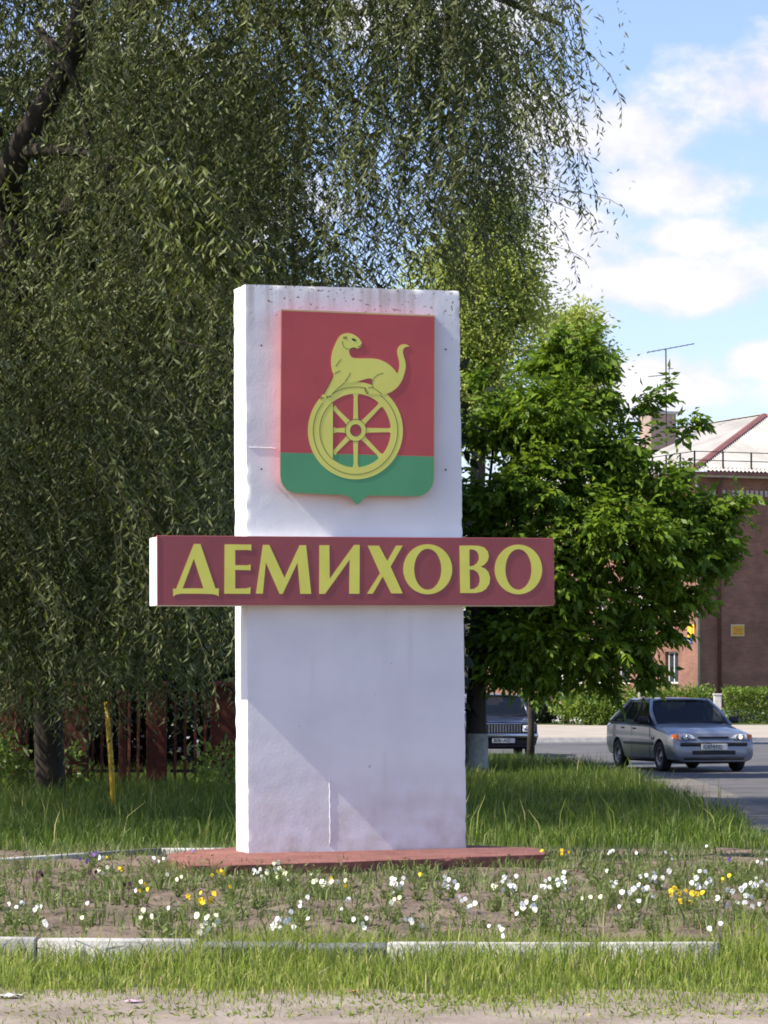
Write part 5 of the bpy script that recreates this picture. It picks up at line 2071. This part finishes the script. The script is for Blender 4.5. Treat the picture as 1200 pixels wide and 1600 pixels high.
# clods and pebbles
g = np.random.default_rng(62)
n = 5000
P = np.stack([g.uniform(-4.2, 6.4, n), g.uniform(19.5, 31.0, n), np.zeros(n)], 1)
P[:, 2] = [soil_z(x, y) for x, y, _ in P]
oct_ = np.array([[1, 0, 0], [0, 1, 0], [-1, 0, 0], [0, -1, 0], [0, 0, .7], [0, 0, -.5]])
sz = g.uniform(.006, .022, n) * (1 + (g.random(n) < .06) * 1.0)
V = (P[:, None, :] + (oct_[None] * (.7 + .6 * g.random((n, 6, 1)))) * sz[:, None, None]).reshape(-1, 3)
i = np.arange(n)[:, None, None] * 6
F = (i + np.array([[0, 1, 4], [1, 2, 4], [2, 3, 4], [3, 0, 4], [1, 0, 5], [2, 1, 5], [3, 2, 5], [0, 3, 5]])[None]).reshape(-1, 3)
cl = link('soil_clods', np_mesh('soil_clods', V, F, M_SOIL))
tag(cl, 'crumbs and clods of brown soil in the flower bed', 'soil', kind='stuff')

# ------------------------------------------------------------------ grass
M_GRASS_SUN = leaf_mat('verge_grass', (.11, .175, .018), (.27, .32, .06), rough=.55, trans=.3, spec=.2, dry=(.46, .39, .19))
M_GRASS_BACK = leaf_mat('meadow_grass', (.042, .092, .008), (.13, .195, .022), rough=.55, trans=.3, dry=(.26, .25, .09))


def scatter(n, x0, x1, y0, y1, dens, g):
    P = np.stack([g.uniform(x0, x1, n), g.uniform(y0, y1, n), np.zeros(n)], 1)
    d = np.array([dens(x, y) for x, y, _ in P])
    return P[g.random(n) < d]


g = np.random.default_rng(71)


def d_front(x, y):
    edge = 15.55 + .38 * n2(x, 0, 1.1, 3) + .2 * n2(x, y, 3, 7) - .04 * x
    if y > 19.25 and (x < -1.05 and y > 19.25):
        return 0
    v = (y - edge) / 1.0
    return max(0, min(1, v)) * (.62 + .5 * n2(x, y, 1.6, 5)) + (.45 * max(0, n2(x, y, 1.9, 33) + .1) if -.75 < y - edge < .4 else 0)


P = scatter(74000, -4.0, 5.2, 15.0, 19.3, d_front, g)
patch = np.array([n2(x, y, .9, 11) for x, y, _ in P])
tall = np.clip((P[:, 1] - 16.6) / 2.2, 0, 1)
H = (.05 + .15 * tall) * (.55 + .75 * g.random(len(P))) * (1 + .45 * patch) * np.interp(P[:, 1], [18.4, 19.1], [1, .72])
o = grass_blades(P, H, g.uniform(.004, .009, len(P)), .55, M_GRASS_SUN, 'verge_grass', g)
tag(o, 'sunny tufted grass in front of the kerb', 'grass', kind='stuff')
# a few longer stalks leaning over the kerb and the right hand end of the bed
P = scatter(5200, -4.0, 5.4, 18.3, 20.2, lambda x, y: (.12 + .25 * max(0, n2(x, y, 2.2, 21))) * (1 if y < 19.3 else .35) + (.9 if x > 2.05 and y > 19.0 else 0), g)
o = grass_blades(P, .16 + .15 * g.random(len(P)), g.uniform(.004, .008, len(P)), .45, M_GRASS_SUN, 'tall_grass_stalks', g)
tag(o, 'long grass stalks leaning over the kerb', 'grass', kind='stuff')
# low creeping plants on the dirt edge
P = scatter(9000, -4.0, 5.2, 15.4, 17.2, lambda x, y: max(0, n2(x, y, 1.3, 31) + .15) * .9, g)
P[:, 2] = .02
V, F = leaf_cloud(P, g.normal(size=P.shape) * np.array([1, 1, .15]) + np.array([0, 0, .25]), .035 * (.6 + .8 * g.random(len(P))), .012, g=g)
o = link('creeping_weeds', np_mesh('creeping_weeds', V, F, M_GRASS_SUN, np.repeat(g.random(len(P)), 4)))
tag(o, 'low creeping weeds on the edge of the dirt path', 'weeds', kind='stuff')

# the meadow behind the sign


def road_x(y):
    return float(np.interp(y, [24, 30, 36, 44, 52, 58, 63, 67, 70], [4.05, 4.2, 4.3, 4.42, 4.5, 4.55, 4.35, 3.7, 2.2]))


def d_back(x, y):
    if x > road_x(y) - .25 + .3 * n2(x, y, .9, 3):
        return 0
    if y < 31.6 - max(0, -x - 1.6) * .15:
        return 0
    if -1.6 < x < 1.0 and y < 31.8 and False:
        return 0
    return (.55 + .5 * n2(x, y, .7, 41)) * float(np.interp(y, [31, 40, 52, 72], [1, .75, .5, .3]))


P = scatter(215000, -7.0, 4.7, 30.9, 71, d_back, g)
tuft = np.array([n2(x, y, .8, 51) for x, y, _ in P])
H = (.17 + .10 * g.random(len(P))) * (1 + .5 * tuft) * np.interp(P[:, 1], [31, 33, 40, 60], [.6, .95, 1.15, 1.25])
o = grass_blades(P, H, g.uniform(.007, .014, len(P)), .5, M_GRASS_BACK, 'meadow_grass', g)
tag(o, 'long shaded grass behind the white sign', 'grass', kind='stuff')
P = scatter(1500, -6.0, 4.4, 32, 60, lambda x, y: .6 if d_back(x, y) > 0 else 0, g)
o = grass_blades(P, .36 + .2 * g.random(len(P)), g.uniform(.008, .014, len(P)), .4, M_GRASS_SUN, 'seeding_grass_stalks', g)
tag(o, 'pale tall grass stalks standing in the shaded grass', 'grass', kind='stuff')
# leafy weeds by the fence
g2 = np.random.default_rng(72)
bl_ = [((at(px, py, 47).x, 47 + g2.uniform(-1, 1), z), (.3, .3, .25), 1) for px, py, z in ((-10, 1180, .5), (12, 1180, .6), (30, 1190, .4), (110, 1190, .4), (330, 1190, .35), (350, 1190, .5), (-40, 1180, .6))]
blob_crown('fence_weeds', bl_, M_HEDGE, 60, 1600, .1, .1, .05, None, 91, .1, .3)
tag(bpy.data.objects['fence_weeds'], 'leafy weeds growing along the red fence', 'weeds', kind='stuff')

# ------------------------------------------------------------------ litter on the path


def scrap(name, label, px, py, m, sx, sy):
    c = gnd(px, py, .02)
    vs, fs = [], []
    k = 5
    for i in range(k + 1):
        for j in range(k + 1):
            x, y = (i / k - .5) * sx, (j / k - .5) * sy
            vs.append((x, y, .012 + .014 * noise.noise(Vector((x * 40, y * 40, px)))))
    for i in range(k):
        for j in range(k):
            q = i * (k + 1) + j
            fs.append((q, q + k + 1, q + k + 2, q + 1))
    o = mk(name, vs, fs, m, None, True)
    o.location = c
    o.rotation_euler = (0, 0, random.uniform(0, 3))
    tag(o, label, 'litter')


scrap('paper_scrap', 'crumpled white paper scrap at the left edge of the path', 14, 1558, M_FRAME, .13, .09)
scrap('paper_scrap', 'small pale pink paper scrap on the path', 208, 1567, mat('pink_paper', (.70, .48, .58), (.6, .4, .5), scale=10), .08, .06)
scrap('dry_leaf', 'dry orange leaf lying in the verge grass', 553, 1553, mat('dry_leaf', (.45, .22, .06), (.35, .16, .05), scale=10), .05, .04)
